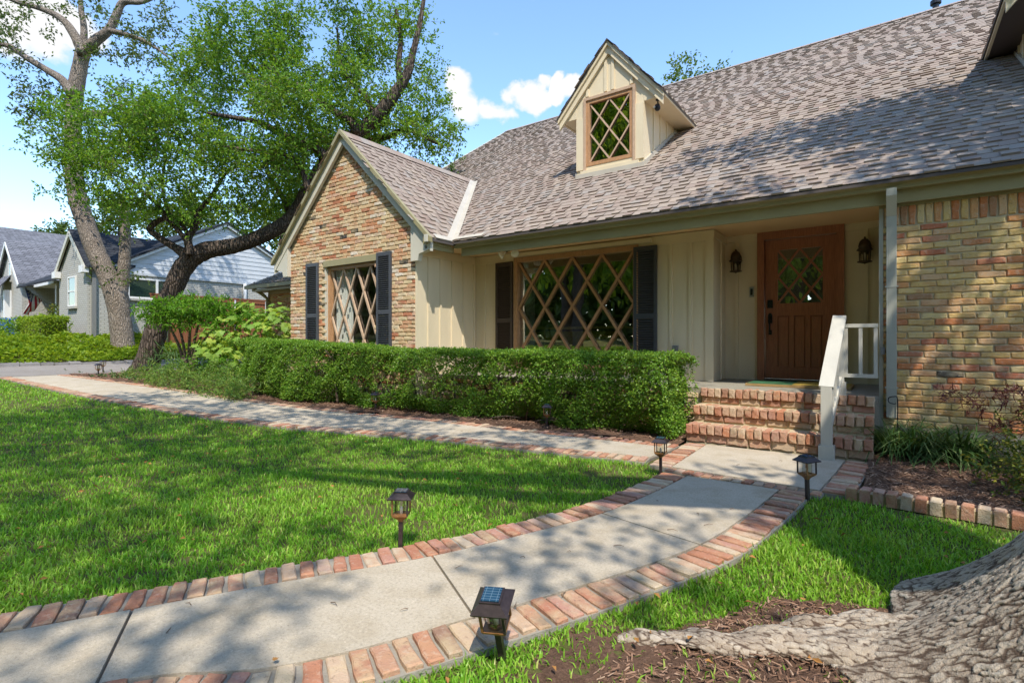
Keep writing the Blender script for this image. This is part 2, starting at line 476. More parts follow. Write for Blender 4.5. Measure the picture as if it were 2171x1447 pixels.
M['oak_leaf'] = leaf_mat('elm_leaf', [(0, (0.0869, 0.1962, 0.0224)), (0.5, (0.1342, 0.2815, 0.0274)), (0.85, (0.1896, 0.3583, 0.0348)), (1, (0.3, 0.4266, 0.0374))], 0.42)
M['dark_leaf'] = leaf_mat('oak_leaf', [(0, (0.0575, 0.102, 0.0198)), (0.6, (0.0862, 0.144, 0.027)), (1, (0.138, 0.18, 0.036))], 0.35)
M['far_leaf'] = leaf_mat('far_leaf', [(0, (0.07, 0.13, 0.02)), (0.6, (0.11, 0.19, 0.025)), (1, (0.19, 0.24, 0.035))], 0.4)
M['box_leaf'] = leaf_mat('box_leaf', [(0, (0.0963, 0.2231, 0.0233)), (0.5, (0.154, 0.3144, 0.0301)), (0.85, (0.2311, 0.4057, 0.0411)), (1, (0.3851, 0.5274, 0.0684))], 0.35, 1.6, 0.4, 0.4)
M['lime_leaf'] = leaf_mat('lime_leaf', [(0, (0.1513, 0.2612, 0.022)), (0.5, (0.2338, 0.3575, 0.028)), (1, (0.3575, 0.4537, 0.04))], 0.42, 1.4)
M['maple_leaf'] = leaf_mat('green_maple_leaf', [(0, (0.0835, 0.2232, 0.0183)), (0.6, (0.1393, 0.3203, 0.0243)), (1, (0.2413, 0.4463, 0.0365))], 0.42)
M['hydrangea_leaf'] = leaf_mat('hydrangea_leaf', [(0, (0.1904, 0.3471, 0.0529)), (0.6, (0.2698, 0.4297, 0.0661)), (1, (0.4285, 0.5125, 0.0794))], 0.45, 2.0)
M['juniper_leaf'] = leaf_mat('feathery_leaf', [(0, (0.0862, 0.1898, 0.031)), (0.6, (0.1466, 0.276, 0.0431)), (1, (0.2932, 0.3795, 0.069))], 0.35, 2.5)
M['red_leaf'] = leaf_mat('red_maple_leaf', [(0, (0.12, 0.035, 0.05)), (0.6, (0.20, 0.06, 0.07)), (1, (0.32, 0.14, 0.10))], 0.35)
M['strap_leaf'] = leaf_mat('strap_leaf', [(0, (0.0455, 0.1105, 0.026)), (0.7, (0.078, 0.169, 0.039)), (1, (0.26, 0.312, 0.13))], 0.25, 3.0, 0.55, 0.2)
M['abelia_leaf'] = leaf_mat('abelia_leaf', [(0, (0.06, 0.12, 0.025)), (0.55, (0.11, 0.17, 0.03)), (1, (0.36, 0.33, 0.05))], 0.35, 3.0)
M['street_leaf'] = leaf_mat('street_tree_leaf', [(0, (0.175, 0.3, 0.024)), (0.5, (0.275, 0.425, 0.036)), (1, (0.425, 0.525, 0.06))], 0.6, 0.6)
g = N('grass_blade')
r = g.rand()
gc = g.ramp(r, [(0, (0.1264, 0.3074, 0.0207)), (0.45, (0.1932, 0.425, 0.0304)), (0.8, (0.2823, 0.5244, 0.0468)), (0.93, (0.4012, 0.5606, 0.0827)), (1, (0.5647, 0.5968, 0.1931))])
gn = g.noise(1.3, 4, 0.6, g.pos())
gn2 = g.noise(9.0, 3, 0.6, g.pos())
gc = g.mix(g.rng(gn, 0.42, 0.7, 0, 0.5), gc, (0.35, 0.47, 0.072))
gc = g.mix(g.rng(gn2, 0.5, 0.72, 0, 0.45), gc, (0.10, 0.25, 0.018))
t = g.n('ShaderNodeBsdfTranslucent', {'Color': g.mix(1.0, gc, (1.5, 1.35, 0.5), 'MULTIPLY')})
mx = g.n('ShaderNodeMixShader', {0: 0.38, 1: g.principled(gc, 0.45, None, 0.3), 2: t.outputs[0]})
M['grass'] = g.out(mx.outputs[0])
def bark(name, c, crack, sx=(9, 9, 2.2), scale=3.0, depth=0.02, patches=None):
    g = N(name)
    p = g.pos(sx)
    nd = g.n('ShaderNodeTexNoise', {'Vector': p, 'Scale': 1.2, 'Detail': 3.0})
    pv = g.n('ShaderNodeMix', {'Factor': 0.22}, data_type='VECTOR')
    g.set(pv.inputs['A'], p); g.set(pv.inputs['B'], nd.outputs['Color'])
    vo = g.n('ShaderNodeTexVoronoi', {'Vector': pv.outputs['Result'], 'Scale': scale}, feature='DISTANCE_TO_EDGE').outputs['Distance']
    n2 = g.noise(30, 4, 0.65, g.pos()); n1 = g.noise(2.5, 3, 0.6, g.pos())
    cc = g.mix(g.rng(n1, 0.3, 0.7), c, tuple(x * 0.7 for x in c))
    if patches: cc = g.mix(g.rng(g.noise(4.0, 4, 0.6, g.pos()), 0.5, 0.64, 0, 0.8), cc, patches)
    cc = g.mix(g.rng(n2, 0.42, 0.62, 0, 0.5), cc, tuple(x * 0.62 for x in c))
    cc = g.mix(g.rng(vo, 0.13, 0.0, 0, 0.92), cc, crack)
    h = g.math('ADD', g.rng(vo, 0.0, 0.22), g.math('MULTIPLY', n2, 0.45))
    return g.out(g.principled(cc, 0.95, g.bump(h, depth, 1.0), 0.1))
M['bark_dark'] = bark('dark_ridged_bark', (0.17, 0.13, 0.10), (0.04, 0.03, 0.025), (9, 9, 1.7), 2.6, 0.03)
M['bark_pale'] = bark('pale_bark', (0.38, 0.315, 0.255), (0.17, 0.135, 0.105), (16, 16, 3.2), 2.2, 0.02, (0.25, 0.195, 0.15))
M['bark_small'] = bark('stem_bark', (0.24, 0.18, 0.13), (0.08, 0.06, 0.045), (20, 20, 4), 2.0, 0.01)
def house_far_brick(name, c):
    g = N(name)
    p = g.n('ShaderNodeNewGeometry').outputs['Position']
    sp = g.n('ShaderNodeSeparateXYZ', {0: p})
    v = g.n('ShaderNodeCombineXYZ', {0: g.math('ADD', sp.outputs[0], sp.outputs[1]), 1: sp.outputs[2]}).outputs[0]
    b = g.n('ShaderNodeTexBrick', {'Vector': v, 'Color1': c, 'Color2': tuple(x * 0.9 for x in c), 'Mortar': tuple(x * 0.55 for x in c), 'Scale': 1.0, 'Mortar Size': 0.010, 'Brick Width': 0.22, 'Row Height': 0.075})
    n = g.noise(2, 3, 0.6, g.pos())
    cc = g.mix(g.rng(n, 0.3, 0.7, 0, 0.35), b.outputs['Color'], tuple(x * 0.75 for x in c))
    return g.out(g.principled(cc, 0.8, g.bump(b.outputs['Fac'], -0.01), 0.2))
M['white_brick'] = house_far_brick('painted_brick', (0.55, 0.53, 0.47))
def far_roof(name, c):
    g = N(name)
    sp = g.n('ShaderNodeSeparateXYZ', {0: g.n('ShaderNodeNewGeometry').outputs['Position']})
    v = g.n('ShaderNodeCombineXYZ', {0: g.math('ADD', sp.outputs[0], sp.outputs[1]), 1: g.math('MULTIPLY', sp.outputs[2], 1.3)}).outputs[0]
    b = g.n('ShaderNodeTexBrick', {'Vector': v, 'Color1': c, 'Color2': tuple(x * 1.6 for x in c), 'Mortar': tuple(x * 0.4 for x in c), 'Scale': 1.0, 'Mortar Size': 0.012, 'Brick Width': 0.3, 'Row Height': 0.14})
    return g.out(g.principled(b.outputs['Color'], 0.9, None, 0.15))
M['black_roof'] = far_roof('black_shingle', (0.028, 0.030, 0.034))
M['grey_roof'] = far_roof('grey_shingle', (0.12, 0.12, 0.13))
g = N('shingle')
r = g.rand()
sc_ = g.ramp(r, [(0, (0.331, 0.2539, 0.2012)), (0.22, (0.3566, 0.2817, 0.2224)), (0.42, (0.3409, 0.2724, 0.2177)), (0.6, (0.3865, 0.3093, 0.2436)), (0.74, (0.3465, 0.3001, 0.2564)), (0.86, (0.3009, 0.2216, 0.1755)), (0.94, (0.4112, 0.3278, 0.2517))], 'CONSTANT')
n2 = g.noise(160, 2, 0.7, g.pos()); n1 = g.noise(0.7, 3, 0.5, g.pos())
sc_ = g.mix(g.rng(n2, 0.35, 0.7, 0, 0.45), sc_, (0.13, 0.11, 0.10))
sc_ = g.mix(g.rng(n1, 0.4, 0.75, 0, 0.3), sc_, (0.22, 0.20, 0.185))
M['shingle'] = g.out(g.principled(sc_, 0.93, g.bump(n2, 0.002), 0.15))
M['roof_deck'] = paint('roof_felt', (0.09, 0.075, 0.068), 0.9, 0.1, 0.1)
M['roof_edge'] = paint('roof_edge', (0.085, 0.072, 0.062), 0.8, 0.1, 0.1)
M['dark_room'] = paint('room_wall', (0.36, 0.31, 0.24), 0.8, 0.05, 0.1)
M['curtain'] = paint('curtain_cloth', (0.72, 0.71, 0.68), 0.9, 0.05, 0.05)
M['cushion'] = paint('olive_cushion', (0.46, 0.40, 0.06), 0.9, 0.1, 0.1)
M['yellow_frame'] = paint('yellow_frame_paint', (0.80, 0.66, 0.26), 0.5, 0.05, 0.1)
M['bulb'] = paint('bulb_glass', (0.82, 0.78, 0.66), 0.25, 0.02, 0.03)
M['vinyl'] = paint('grey_siding', (0.55, 0.57, 0.58), 0.6, 0.05, 0.08)
M['plastic_grey'] = paint('grey_plastic', (0.22, 0.22, 0.21), 0.5, 0.05, 0.1)
M['bin_blue'] = paint('blue_plastic', (0.06, 0.16, 0.42), 0.4, 0.05, 0.1)
M['stone'] = paint('edging_stone', (0.30, 0.28, 0.27), 0.9, 0.3, 0.4, 0.01)
M['flag_red'] = paint('flag_red', (0.50, 0.03, 0.05), 0.8, 0.04, 0.05)
M['flag_white'] = paint('flag_white', (0.78, 0.76, 0.76), 0.8, 0.04, 0.05)
M['flag_blue'] = paint('flag_blue', (0.03, 0.05, 0.20), 0.8, 0.04, 0.05)
M['coir'] = paint('coir', (0.42, 0.27, 0.11), 0.95, 0.4, 0.2, 0.006)
M['mat_green'] = paint('mat_green', (0.05, 0.16, 0.07), 0.95, 0.4, 0.3, 0.006)
M['mat_yellow'] = paint('mat_yellow', (0.48, 0.33, 0.06), 0.95, 0.4, 0.2, 0.006)
M['twig'] = paint('twig', (0.20, 0.14, 0.09), 0.9, 0.2, 0.3)
M['dry_leaf'] = paint('dry_leaf', (0.40, 0.19, 0.05), 0.8, 0.2, 0.3)

# ------------------------------------------------------------------ brick and shingle pieces
def brick_arr(L, H, D, bev, jit, seed):
    """a worn brick, outward face on -Y: verts, faces"""
    r = random.Random(seed)
    base = [(-.5, -.5), (-0.17, -.5), (0.17, -.5), (.5, -.5), (.5, .5), (0.17, .5), (-0.17, .5), (-.5, .5)]
    ring = []
    for (a, b) in base:
        ring.append((a * L + r.uniform(-jit, jit), b * H + r.uniform(-jit, jit)))
    ins = []
    for (a, b) in ring:
        ins.append((a - math.copysign(bev * r.uniform(0.7, 1.5), a) if abs(a) > L * 0.3 else a, b - math.copysign(bev * r.uniform(0.6, 1.5), b)))
    vs = [(a, 0, b) for a, b in ring] + [(a, -D + bev * 0.9, b) for a, b in ring] + [(a, -D + r.uniform(-bev, bev) * 0.25, b) for a, b in ins]
    fs = []
    for k in (0, 8):
        for i in range(8):
            j = (i + 1) % 8
            fs.append((k + i, k + j, k + 8 + j, k + 8 + i))
    fs.append((16, 17, 22, 23)); fs.append((17, 18, 21, 22)); fs.append((18, 19, 20, 21))
    return np.array(vs, np.float32), np.array(fs, np.int32)
def variants(name, mat, L, H, D, bev, jit, n=8):
    out = []
    for k in range(n):
        v, f = brick_arr(L, H, D, bev, jit, 100 * k + 7)
        me = bpy.data.meshes.new(name)
        me.from_pydata(v.tolist(), [], f.tolist())
        me.materials.append(mat); me.update()
        out.append((v, f, me))
    return out
def lay(name, var, Ms, mat, parent, limit=300, rest='stuff', seed=3):
    """Ms: list of 4x4 numpy matrices; the ones largest in view become objects, the rest one joined part"""
    if not Ms: return
    r = random.Random(seed)
    Ms = np.array(Ms)
    order = np.argsort(-size_of(Ms[:, :3, 3]))
    for i in order[:limit]:
        v, f, me = var[r.randrange(len(var))]
        o = bpy.data.objects.new(name, me)
        col.objects.link(o)
        o.parent = parent
        if parent is not None and parent.parent is None and parent.type == 'EMPTY': setp(o, parent)
        o.matrix_basis = Matrix(Ms[i].tolist())
    if len(order) > limit:
        V = []; F = []; b = 0
        for i in order[limit:]:
            v, f, me = var[r.randrange(len(var))]
            V.append(v @ Ms[i][:3, :3].T + Ms[i][:3, 3]); F.append(f + b); b += len(v)
        o = np_mesh(name + '_field', np.concatenate(V), np.concatenate(F), mat, parent)
        tag(o, kind='stuff')
def frame(u, v, n, p, su=1.0, sv=1.0):
    m = np.eye(4)
    u, v, n = np.array(u, float), np.array(v, float), np.array(n, float)
    m[:3, 0] = u * su; m[:3, 1] = -n; m[:3, 2] = v * sv; m[:3, 3] = p
    return m
VB = variants('brick', M['house_brick'], 0.193, 0.054, 0.03, 0.007, 0.0045)
VW = variants('brick', M['wall_brick'], 0.195, 0.0525, 0.03, 0.007, 0.005)
VP = variants('brick', M['pave_brick'], 0.185, 0.060, 0.05, 0.006, 0.004)
VS = variants('brick', M['step_brick'], 0.193, 0.066, 0.05, 0.011, 0.005)
def courses(u0, u1, z0, z1, keep, pitch=0.205, ch=0.0685):
    """running bond: (centre u, centre z, width factor)"""
    out = []; k = 0
    z = z0 + ch / 2
    while z < z1:
        off = (k % 2) * pitch / 2 + random.uniform(-.02, .02)
        a = u0 - off
        while a < u1:
            s, e = max(a, u0), min(a + pitch, u1)
            w = e - s
            if w > 0.05 and keep((s + e) / 2, z): out.append(((s + e) / 2, z, (w - 0.012) / 0.193))
            a += pitch
        z += ch; k += 1
    return out

# ------------------------------------------------------------------ setting: ground, drive, paths
xs = sorted(set(list(np.arange(-40, 12, 2.0)) + KX + [-120, -90, 20, 40, 80]))
ys = sorted(set(list(np.arange(-20, 40, 2.0)) + [-150, -80, -50, -35, 55, 80, 120, 200]))
V = [(x, y, float(gz(x)) - 0.04) for y in ys for x in xs]
F = [(j * len(xs) + i, j * len(xs) + i + 1, (j + 1) * len(xs) + i + 1, (j + 1) * len(xs) + i) for j in range(len(ys) - 1) for i in range(len(xs) - 1)]
ground = np_mesh('ground', V, F, M['ground'])
tag(ground, 'grassy soil of the front yards', 'ground', kind='structure')
def sheet(name, quads_l, quads_r, dz, mat, thick=0.0, parent=None):
    """strip between two polylines draped on the terrain"""
    n = len(quads_l)
    V = [(p[0], p[1], float(gz(p[0])) + dz) for p in quads_l] + [(p[0], p[1], float(gz(p[0])) + dz) for p in quads_r]
    F = [(i, n + i, n + i + 1, i + 1) for i in range(n - 1)]
    if thick:
        b = len(V)
        V += [(x, y, z - thick) for x, y, z in V]
        F += [(i, i + 1, b + i + 1, b + i) for i in range(n - 1)] + [(n + i + 1, n + i, b + n + i, b + n + i + 1) for i in range(n - 1)]
        F += [(0, b, b + n, n), (n - 1, 2 * n - 1, b + 2 * n - 1, b + n - 1)]
    return np_mesh(name, V, F, mat, parent)
yy = np.linspace(-60, 45, 60)
drive = sheet('driveway', np.c_[np.full(60, -18.99), yy], np.c_[np.full(60, -15.6), yy], 0.0, M['drive'], 0.05)
tag(drive, 'grey concrete driveway between the two yards', 'driveway', kind='structure')
def path_piece(name, label, L, R, joints, border_l=True, border_r=True, per=10, limit=300, bw=0.185):
    root = thing(name, label, 'path')
    root['kind'] = 'structure'
    n = per
    Ls, Rs = catmull(L, n), catmull(R, n)
    base = sheet('mortar_bed', Ls + 0, Rs + 0, -0.016, M['mortar_dark'], 0.06, root)
    js = [0] + joints + [len(Ls) - 1]
    for a, b in zip(js[:-1], js[1:]):
        l, r = Ls[a:b + 1].copy(), Rs[a:b + 1].copy()
        def nudge(q, w):
            d = q[1] - q[0]; q[0] = q[0] + d / np.linalg.norm(d) * w
            d = q[-2] - q[-1]; q[-1] = q[-1] + d / np.linalg.norm(d) * w
        if len(l) > 1:
            nudge(l, 0.006); nudge(r, 0.006)
            sheet('slab', l, r, 0.0, M['concrete'], 0.05, root)
    Ms = []; beds = []
    for side, C, O in ((1, Ls, Rs), (-1, Rs, Ls)):
        if (side == 1 and not border_l) or (side == -1 and not border_r): continue
        seg = np.linalg.norm(np.diff(C, axis=0), axis=1); cum = np.r_[0, np.cumsum(seg)]
        t = 0.04
        k = 0
        outer = []
        while t < cum[-1] - 0.03:
            i = min(np.searchsorted(cum, t) - 1, len(seg) - 1); i = max(i, 0)
            q = C[i] + (C[i + 1] - C[i]) * (t - cum[i]) / seg[i]
            tan = (C[min(i + 2, len(C) - 1)] - C[max(i - 1, 0)]); tan = tan / np.linalg.norm(tan)
            nor = np.array([-tan[1], tan[0]])
            if np.dot(nor, O[i] - q) > 0: nor = -nor
            c = q + nor * (bw / 2 + 0.012)
            z = float(gz(c[0])) + 0.004 + random.uniform(-.006, .007)
            a = random.uniform(-.05, .05)
            tt = tan * math.cos(a) + nor * math.sin(a); nn = nor * math.cos(a) - tan * math.sin(a)
            tilt = random.uniform(-.04, .04)
            u = np.array([nn[0], nn[1], tilt]); u /= np.linalg.norm(u)
            v = np.array([tt[0], tt[1], random.uniform(-.04, .04)]); v /= np.linalg.norm(v)
            up = np.cross(u, v)
            if up[2] < 0: v = -v; up = -up
            # local axes: x=u, -y=up, z=v must be right handed
            if np.dot(np.cross(u, -up), v) < 0: u = -u
            pos = np.array([c[0], c[1], z - 0.05])
            Ms.append(frame(u, v, up, pos, random.uniform(.93, 1.03), random.uniform(.93, 1.04)))
            t += 0.0745 + random.uniform(-.002, .003); k += 1
        off = []
        for i in range(len(C)):
            tan = C[min(i + 1, len(C) - 1)] - C[max(i - 1, 0)]; tan = tan / np.linalg.norm(tan)
            nor = np.array([-tan[1], tan[0]])
            if np.dot(nor, O[i] - C[i]) > 0: nor = -nor
            off.append(C[i] + nor * (bw + 0.02))
        sheet('mortar_bed', C, np.array(off), -0.012, M['pave_mortar'], 0.06, root)
    lay('brick', VP, Ms, M['pave_brick'], root, limit)
    return root
lowL = [(-4.6, -2.6), (-3.7, -1.1), (-3.0, 0.0), (-2.52, 0.85), (-2.24, 1.36), (-1.90, 1.95), (-1.66, 2.55), (-1.49, 3.06), (-1.39, 3.70), (-1.34, 4.31)]
lowR = [(-4.0, -3.0), (-3.1, -1.5), (-2.62, -0.35), (-2.07, 0.60), (-1.66, 1.02), (-1.35, 1.62), (-1.05, 2.30), (-0.84, 2.90), (-0.745, 3.52), (-0.67, 4.31)]
path_piece('walkway', 'curving concrete walk with brick edges leading up to the steps', lowL, lowR, [30, 50, 70])
upL = [(-1.84, 4.79), (-3.21, 4.60), (-4.15, 4.46), (-5.18, 4.22), (-6.92, 3.76), (-8.15, 3.56), (-9.64, 3.37), (-11.26, 3.22), (-13.39, 3.10), (-15.7, 3.0)]
upR = [(-1.80, 5.33), (-2.54, 5.31), (-3.75, 5.21), (-5.0, 5.17), (-6.2, 4.98), (-7.5, 4.72), (-8.75, 4.53), (-10.4, 4.40), (-12.9, 4.12), (-15.7, 3.75)]
path_piece('walkway', 'brick edged concrete walk running along the hedge to the driveway', upL, upR, [7, 17, 26, 37, 50, 63, 77])
# landing pad in front of the steps, its brick borders and the cross row
padL = [(-1.545, 4.53), (-1.56, 5.1), (-1.58, 5.73)]
padR = [(-0.43, 4.45), (-0.38, 5.1), (-0.345, 5.73)]
path_piece('walkway', 'square concrete landing with brick borders at the foot of the steps', padL, padR, [])
rowroot = thing('walkway', 'single row of bricks crossing between the landing and the lower walk', 'path'); rowroot['kind'] = 'structure'
Ms = []
p0, p1 = np.array([-1.56, 4.435]), np.array([-0.40, 4.36])
nb = 15
for k in range(nb):
    c = p0 + (p1 - p0) * (k + .5) / nb
    t = (p1 - p0) / np.linalg.norm(p1 - p0); nrm = np.array([-t[1], t[0]])
    u = np.array([nrm[0], nrm[1], random.uniform(-.03, .03)]); v = np.array([-t[0], -t[1], 0.0]); up = np.cross(u, v)
    if up[2] < 0: v = -v; up = -up
    if np.dot(np.cross(u, -up), v) < 0: u = -u
    Ms.append(frame(u, v, up, (c[0], c[1], -0.045 + random.uniform(-.003, .004)), 0.62, 1.05))
lay('brick', VP, Ms, M['pave_brick'], rowroot)
t = (p1 - p0) / np.linalg.norm(p1 - p0); nrm = np.array([-t[1], t[0]])
sheet('mortar_bed', np.array([p0 - nrm * .064 - t * .02, p1 - nrm * .064]), np.array([p0 + nrm * .064 - t * .02, p1 + nrm * .064]), -0.008, M['pave_mortar'], 0.05, rowroot)
# raised single row edging of the bed by the wall
edge = thing('brick_edging', 'single row of raised bricks edging the mulch bed by the wall', 'edging', (0.2, 4.4, 0))
Ms = []
e0, e1 = np.array([-0.26, 4.47]), np.array([0.66, 4.36])
nb = 12
for k in range(nb):
    c = e0 + (e1 - e0) * (k + .5) / nb
    t = (e1 - e0) / np.linalg.norm(e1 - e0); nrm = np.array([-t[1], t[0]])
    u = np.array([-nrm[0], -nrm[1], random.uniform(-.05, .05)]); v = np.array([t[0], t[1], random.uniform(-.05, .05)]); up = np.cross(u, v)
    if up[2] < 0: v = -v; up = -up
    if np.dot(np.cross(u, -up), v) < 0: u = -u
    Ms.append(frame(u, v, up, (c[0], c[1], -0.012 + random.uniform(-.006, .006)), 0.58, 0.98))
VE = variants('brick', M['pave_brick'], 0.185, 0.060, 0.09, 0.006, 0.003)
Ms = [m for m in Ms]
for m in Ms: m[2, 3] = -0.03
lay('brick', VE, Ms, M['pave_brick'], edge)
mb = MB()
mb.bar((e0[0], e0[1], 0.0), (e1[0], e1[1], 0.0), 0.085, 0.07, (0, 0, 1))
mb.build('mortar_bed', M['mortar'], edge)
# mulch beds
def bed(name, label, poly, dz, mound=0.04, step=0.12):
    P = np.array(poly)
    x0, y0 = P.min(0); x1, y1 = P.max(0)
    nx, ny = max(int((x1 - x0) / step), 2), max(int((y1 - y0) / step), 2)
    gx, gy = np.meshgrid(np.linspace(x0, x1, nx + 1), np.linspace(y0, y1, ny + 1))
    inside = in_poly(gx.ravel(), gy.ravel(), poly).reshape(gx.shape)
    r = np.random.default_rng(4)
    zz = gz(gx) + dz + r.uniform(-.012, .012, gx.shape) + mound * 0.5 * (np.sin(gx * 2.3 + 1) * np.cos(gy * 3.1))
    V = np.c_[gx.ravel(), gy.ravel(), zz.ravel()]
    F = []
    for j in range(ny):
        for i in range(nx):
            if inside[j, i] or inside[j, i + 1] or inside[j + 1, i] or inside[j + 1, i + 1]:
                a = j * (nx + 1) + i
                F.append((a, a + 1, a + nx + 2, a + nx + 1))
    o = np_mesh(name, V, np.array(F), M['mulch_bed'], smooth=True)
    return tag(o, label, 'mulch', kind='structure')
off_far = [(p[0], p[1] + 0.26) for p in catmull(upR, 4)]
bedA = off_far[1:] + [(-15.4, 6.4), (-9.6, 6.4), (-1.83, 6.4), (-1.83, 5.55)]
bed('mulch', 'dark mulch bed under the hedge and shrubs', bedA, 0.0, 0.03, 0.16)
bedB = [(-0.15, 4.56), (0.72, 4.45), (1.6, 4.2), (3.0, 4.2), (3.0, 6.5), (-0.12, 6.5), (-0.13, 5.75), (-0.17, 5.1)]
bed('mulch', 'brown mulch bed between the steps and the brick wall', bedB, 0.01, 0.05, 0.09)
bedC = [(-0.82, 1.60), (-0.74, 1.98), (-0.55, 2.25), (-0.42, 2.52), (-0.15, 2.66), (0.4, 2.9), (0.9, 3.5), (2.2, 3.6), (2.6, 1.6), (0.4, 0.8), (-0.3, 1.2), (-0.42, 1.62), (-0.62, 1.52)]
bed('mulch', 'brown mulch over the roots of the big tree', bedC, -0.03, 0.02, 0.03)
bed('bare_soil', 'thin bare brown soil beside the leaning solar light', [(-1.06, 1.46), (-1.04, 1.74), (-.88, 1.95), (-.66, 1.9), (-.74, 1.55), (-.92, 1.36)], -0.034, 0.0, 0.04)
def chips(name, label, polys, n, smin, smax, zoff, seed):
    r = np.random.default_rng(seed)
    pts = []
    for poly, cnt in zip(polys, n):
        P = np.array(poly); x0, y0 = P.min(0); x1, y1 = P.max(0)
        x = r.uniform(x0, x1, cnt * 4); y = r.uniform(y0, y1, cnt * 4)
        k = in_poly(x, y, poly)
        pts.append(np.c_[x[k], y[k]][:cnt])
    p = np.concatenate(pts); m = len(p)
    a = r.uniform(0, 2 * np.pi, m); L = r.uniform(smin, smax, m); W = L * r.uniform(.10, .26, m); tl = r.normal(0, .25, m); rl = r.normal(0, .3, m)
    u = np.c_[np.cos(a) * np.cos(tl), np.sin(a) * np.cos(tl), np.sin(tl)]
    v = np.c_[-np.sin(a) * np.cos(rl), np.cos(a) * np.cos(rl), np.sin(rl)]
    c = np.c_[p, gz(p[:, 0]) + zoff + 0.05 * 0.5 * (np.sin(p[:, 0] * 2.3 + 1) * np.cos(p[:, 1] * 3.1)) + r.uniform(0, .018, m)]
    w = np.cross(u, v)
    V = np.stack([c - u * L[:, None] / 2 - v * W[:, None] / 2, c + u * L[:, None] / 2 - v * W[:, None] * .3, c + u * L[:, None] / 2 + v * W[:, None] * .4, c - u * L[:, None] / 2 + v * W[:, None] / 2,
                  c + w * W[:, None] * .45], 1)
    b = np.arange(m)[:, None] * 5
    F = np.concatenate([b + np.array([[0, 1, 4]]), b + np.array([[1, 2, 4]]), b + np.array([[2, 3, 4]]), b + np.array([[3, 0, 4]])])
    o = np_mesh(name, V.reshape(-1, 3), F, M['chip'])
    return tag(o, label, 'mulch', kind='stuff')
chips('mulch_chips', 'shredded bark mulch in the bed beside the steps and along the hedge', [bedB, bedA], [14000, 14000], 0.014, 0.05, 0.012, 3)
chips('mulch_chips', 'shredded brown bark mulch around the roots of the big tree', [bedC], [26000], 0.008, 0.038, -0.028, 8)

# ------------------------------------------------------------------ the house
EY, EZ, SL = 6.31, 2.68, 0.667          # main eave line and slope
RY = 14.75; RZ = EZ + SL * (RY - EY)
GX, GE, GS = -7.83, 2.13, 0.97          # gable ridge x, half width, slope
GZ = EZ + GS * GE
GF = 5.885                              # gable front
WY, WX0, DY, RX = 7.36, -6.10, 8.05, -1.96
BW = 6.50
FLOOR = 0.54
house = thing('brick_house', 'tan brick house with a steep shingled roof, small dormer and red front door', 'house', (-4, 7, 0))
# -- brick wall beside the porch
mb = MB(); mb.box(-0.098, 4.6, BW + 0.001, BW + 0.25, 0.2, 2.46)
bwall = mb.build('brick_wall', M['mortar'], house)
mb = MB(); mb.box(-0.10, 4.6, BW - 0.03, BW + 0.25, -0.2, 0.235)
mb.build('foundation', M['foundation'], house)
Ms = []
for u, z, w in courses(-0.075, 4.6, 0.250, 2.215, lambda u, z: True, .207, .0617):
    Ms.append(frame((1, 0, random.uniform(-.006, .006)), (0, 0, 1), (0, -1, 0), (u, BW + 0.02 + random.uniform(-.004, .003), z + random.uniform(-.003, .003)), w, random.uniform(.92, 1.05)))
x = -0.06
while x < 4.6:
    Ms.append(frame((0, 0, -1), (1, 0, 0), (0, -1, 0), (x + .03, BW + 0.02, 2.335), 1.05, 1.0)); x += 0.0655
lay('brick', VW, Ms, M['wall_brick'], bwall, 300)
# -- brick gable wall with its window opening
WO = (-8.46, -6.99, 0.85, 2.43)         # window opening
mb = MB()
def rake(x): return GZ - GS * abs(x - GX)
mb.prism([(-9.55, GF + .004, -.1), (WO[0], GF + .004, -.1), (WO[0], GF + .004, rake(WO[0]) - .1), (-9.55, GF + .004, rake(-9.55) - .12)], (0, .2, 0))
mb.prism([(WO[1], GF + .004, -.1), (WX0 - .005, GF + .004, -.1), (WX0 - .005, GF + .004, rake(WX0) - .12), (WO[1], GF + .004, rake(WO[1]) - .1)], (0, .2, 0))
mb.prism([(WO[0], GF + .004, WO[3]), (WO[1], GF + .004, WO[3]), (WO[1], GF + .004, rake(WO[1]) - .1), (GX, GF + .004, GZ - .1), (WO[0], GF + .004, rake(WO[0]) - .1)], (0, .2, 0))
mb.prism([(WO[0], GF + .004, -.1), (WO[1], GF + .004, -.1), (WO[1], GF + .004, WO[2]), (WO[0], GF + .004, WO[2])], (0, .2, 0))
gwall = mb.build('brick_wall', M['mortar'], house)
def gkeep(u, z):
    if z > rake(u) - 0.20: return False
    return not (WO[0] - 0.0 < u < WO[1] + 0.0 and WO[2] - .02 < z < WO[3] + 0.10)
Ms = []
for u, z, w in courses(-9.56, WX0, 0.25, GZ - .1, gkeep, .205, .0645):
    Ms.append(frame((1, 0, random.uniform(-.01, .01)), (0, 0, 1), (0, -1, 0), (u, GF + 0.018 + random.uniform(-.006, .004), z + random.uniform(-.004, .004)), w, random.uniform(.92, 1.08)))
lay('brick', VB, Ms, M['house_brick'], gwall, 300)
# side of the gable block behind, and the far side
mb = MB(); mb.box(-9.55, -9.35, GF + .22, 9.0, -.1, 2.7)
mb.build('side_wall', M['siding'], house)
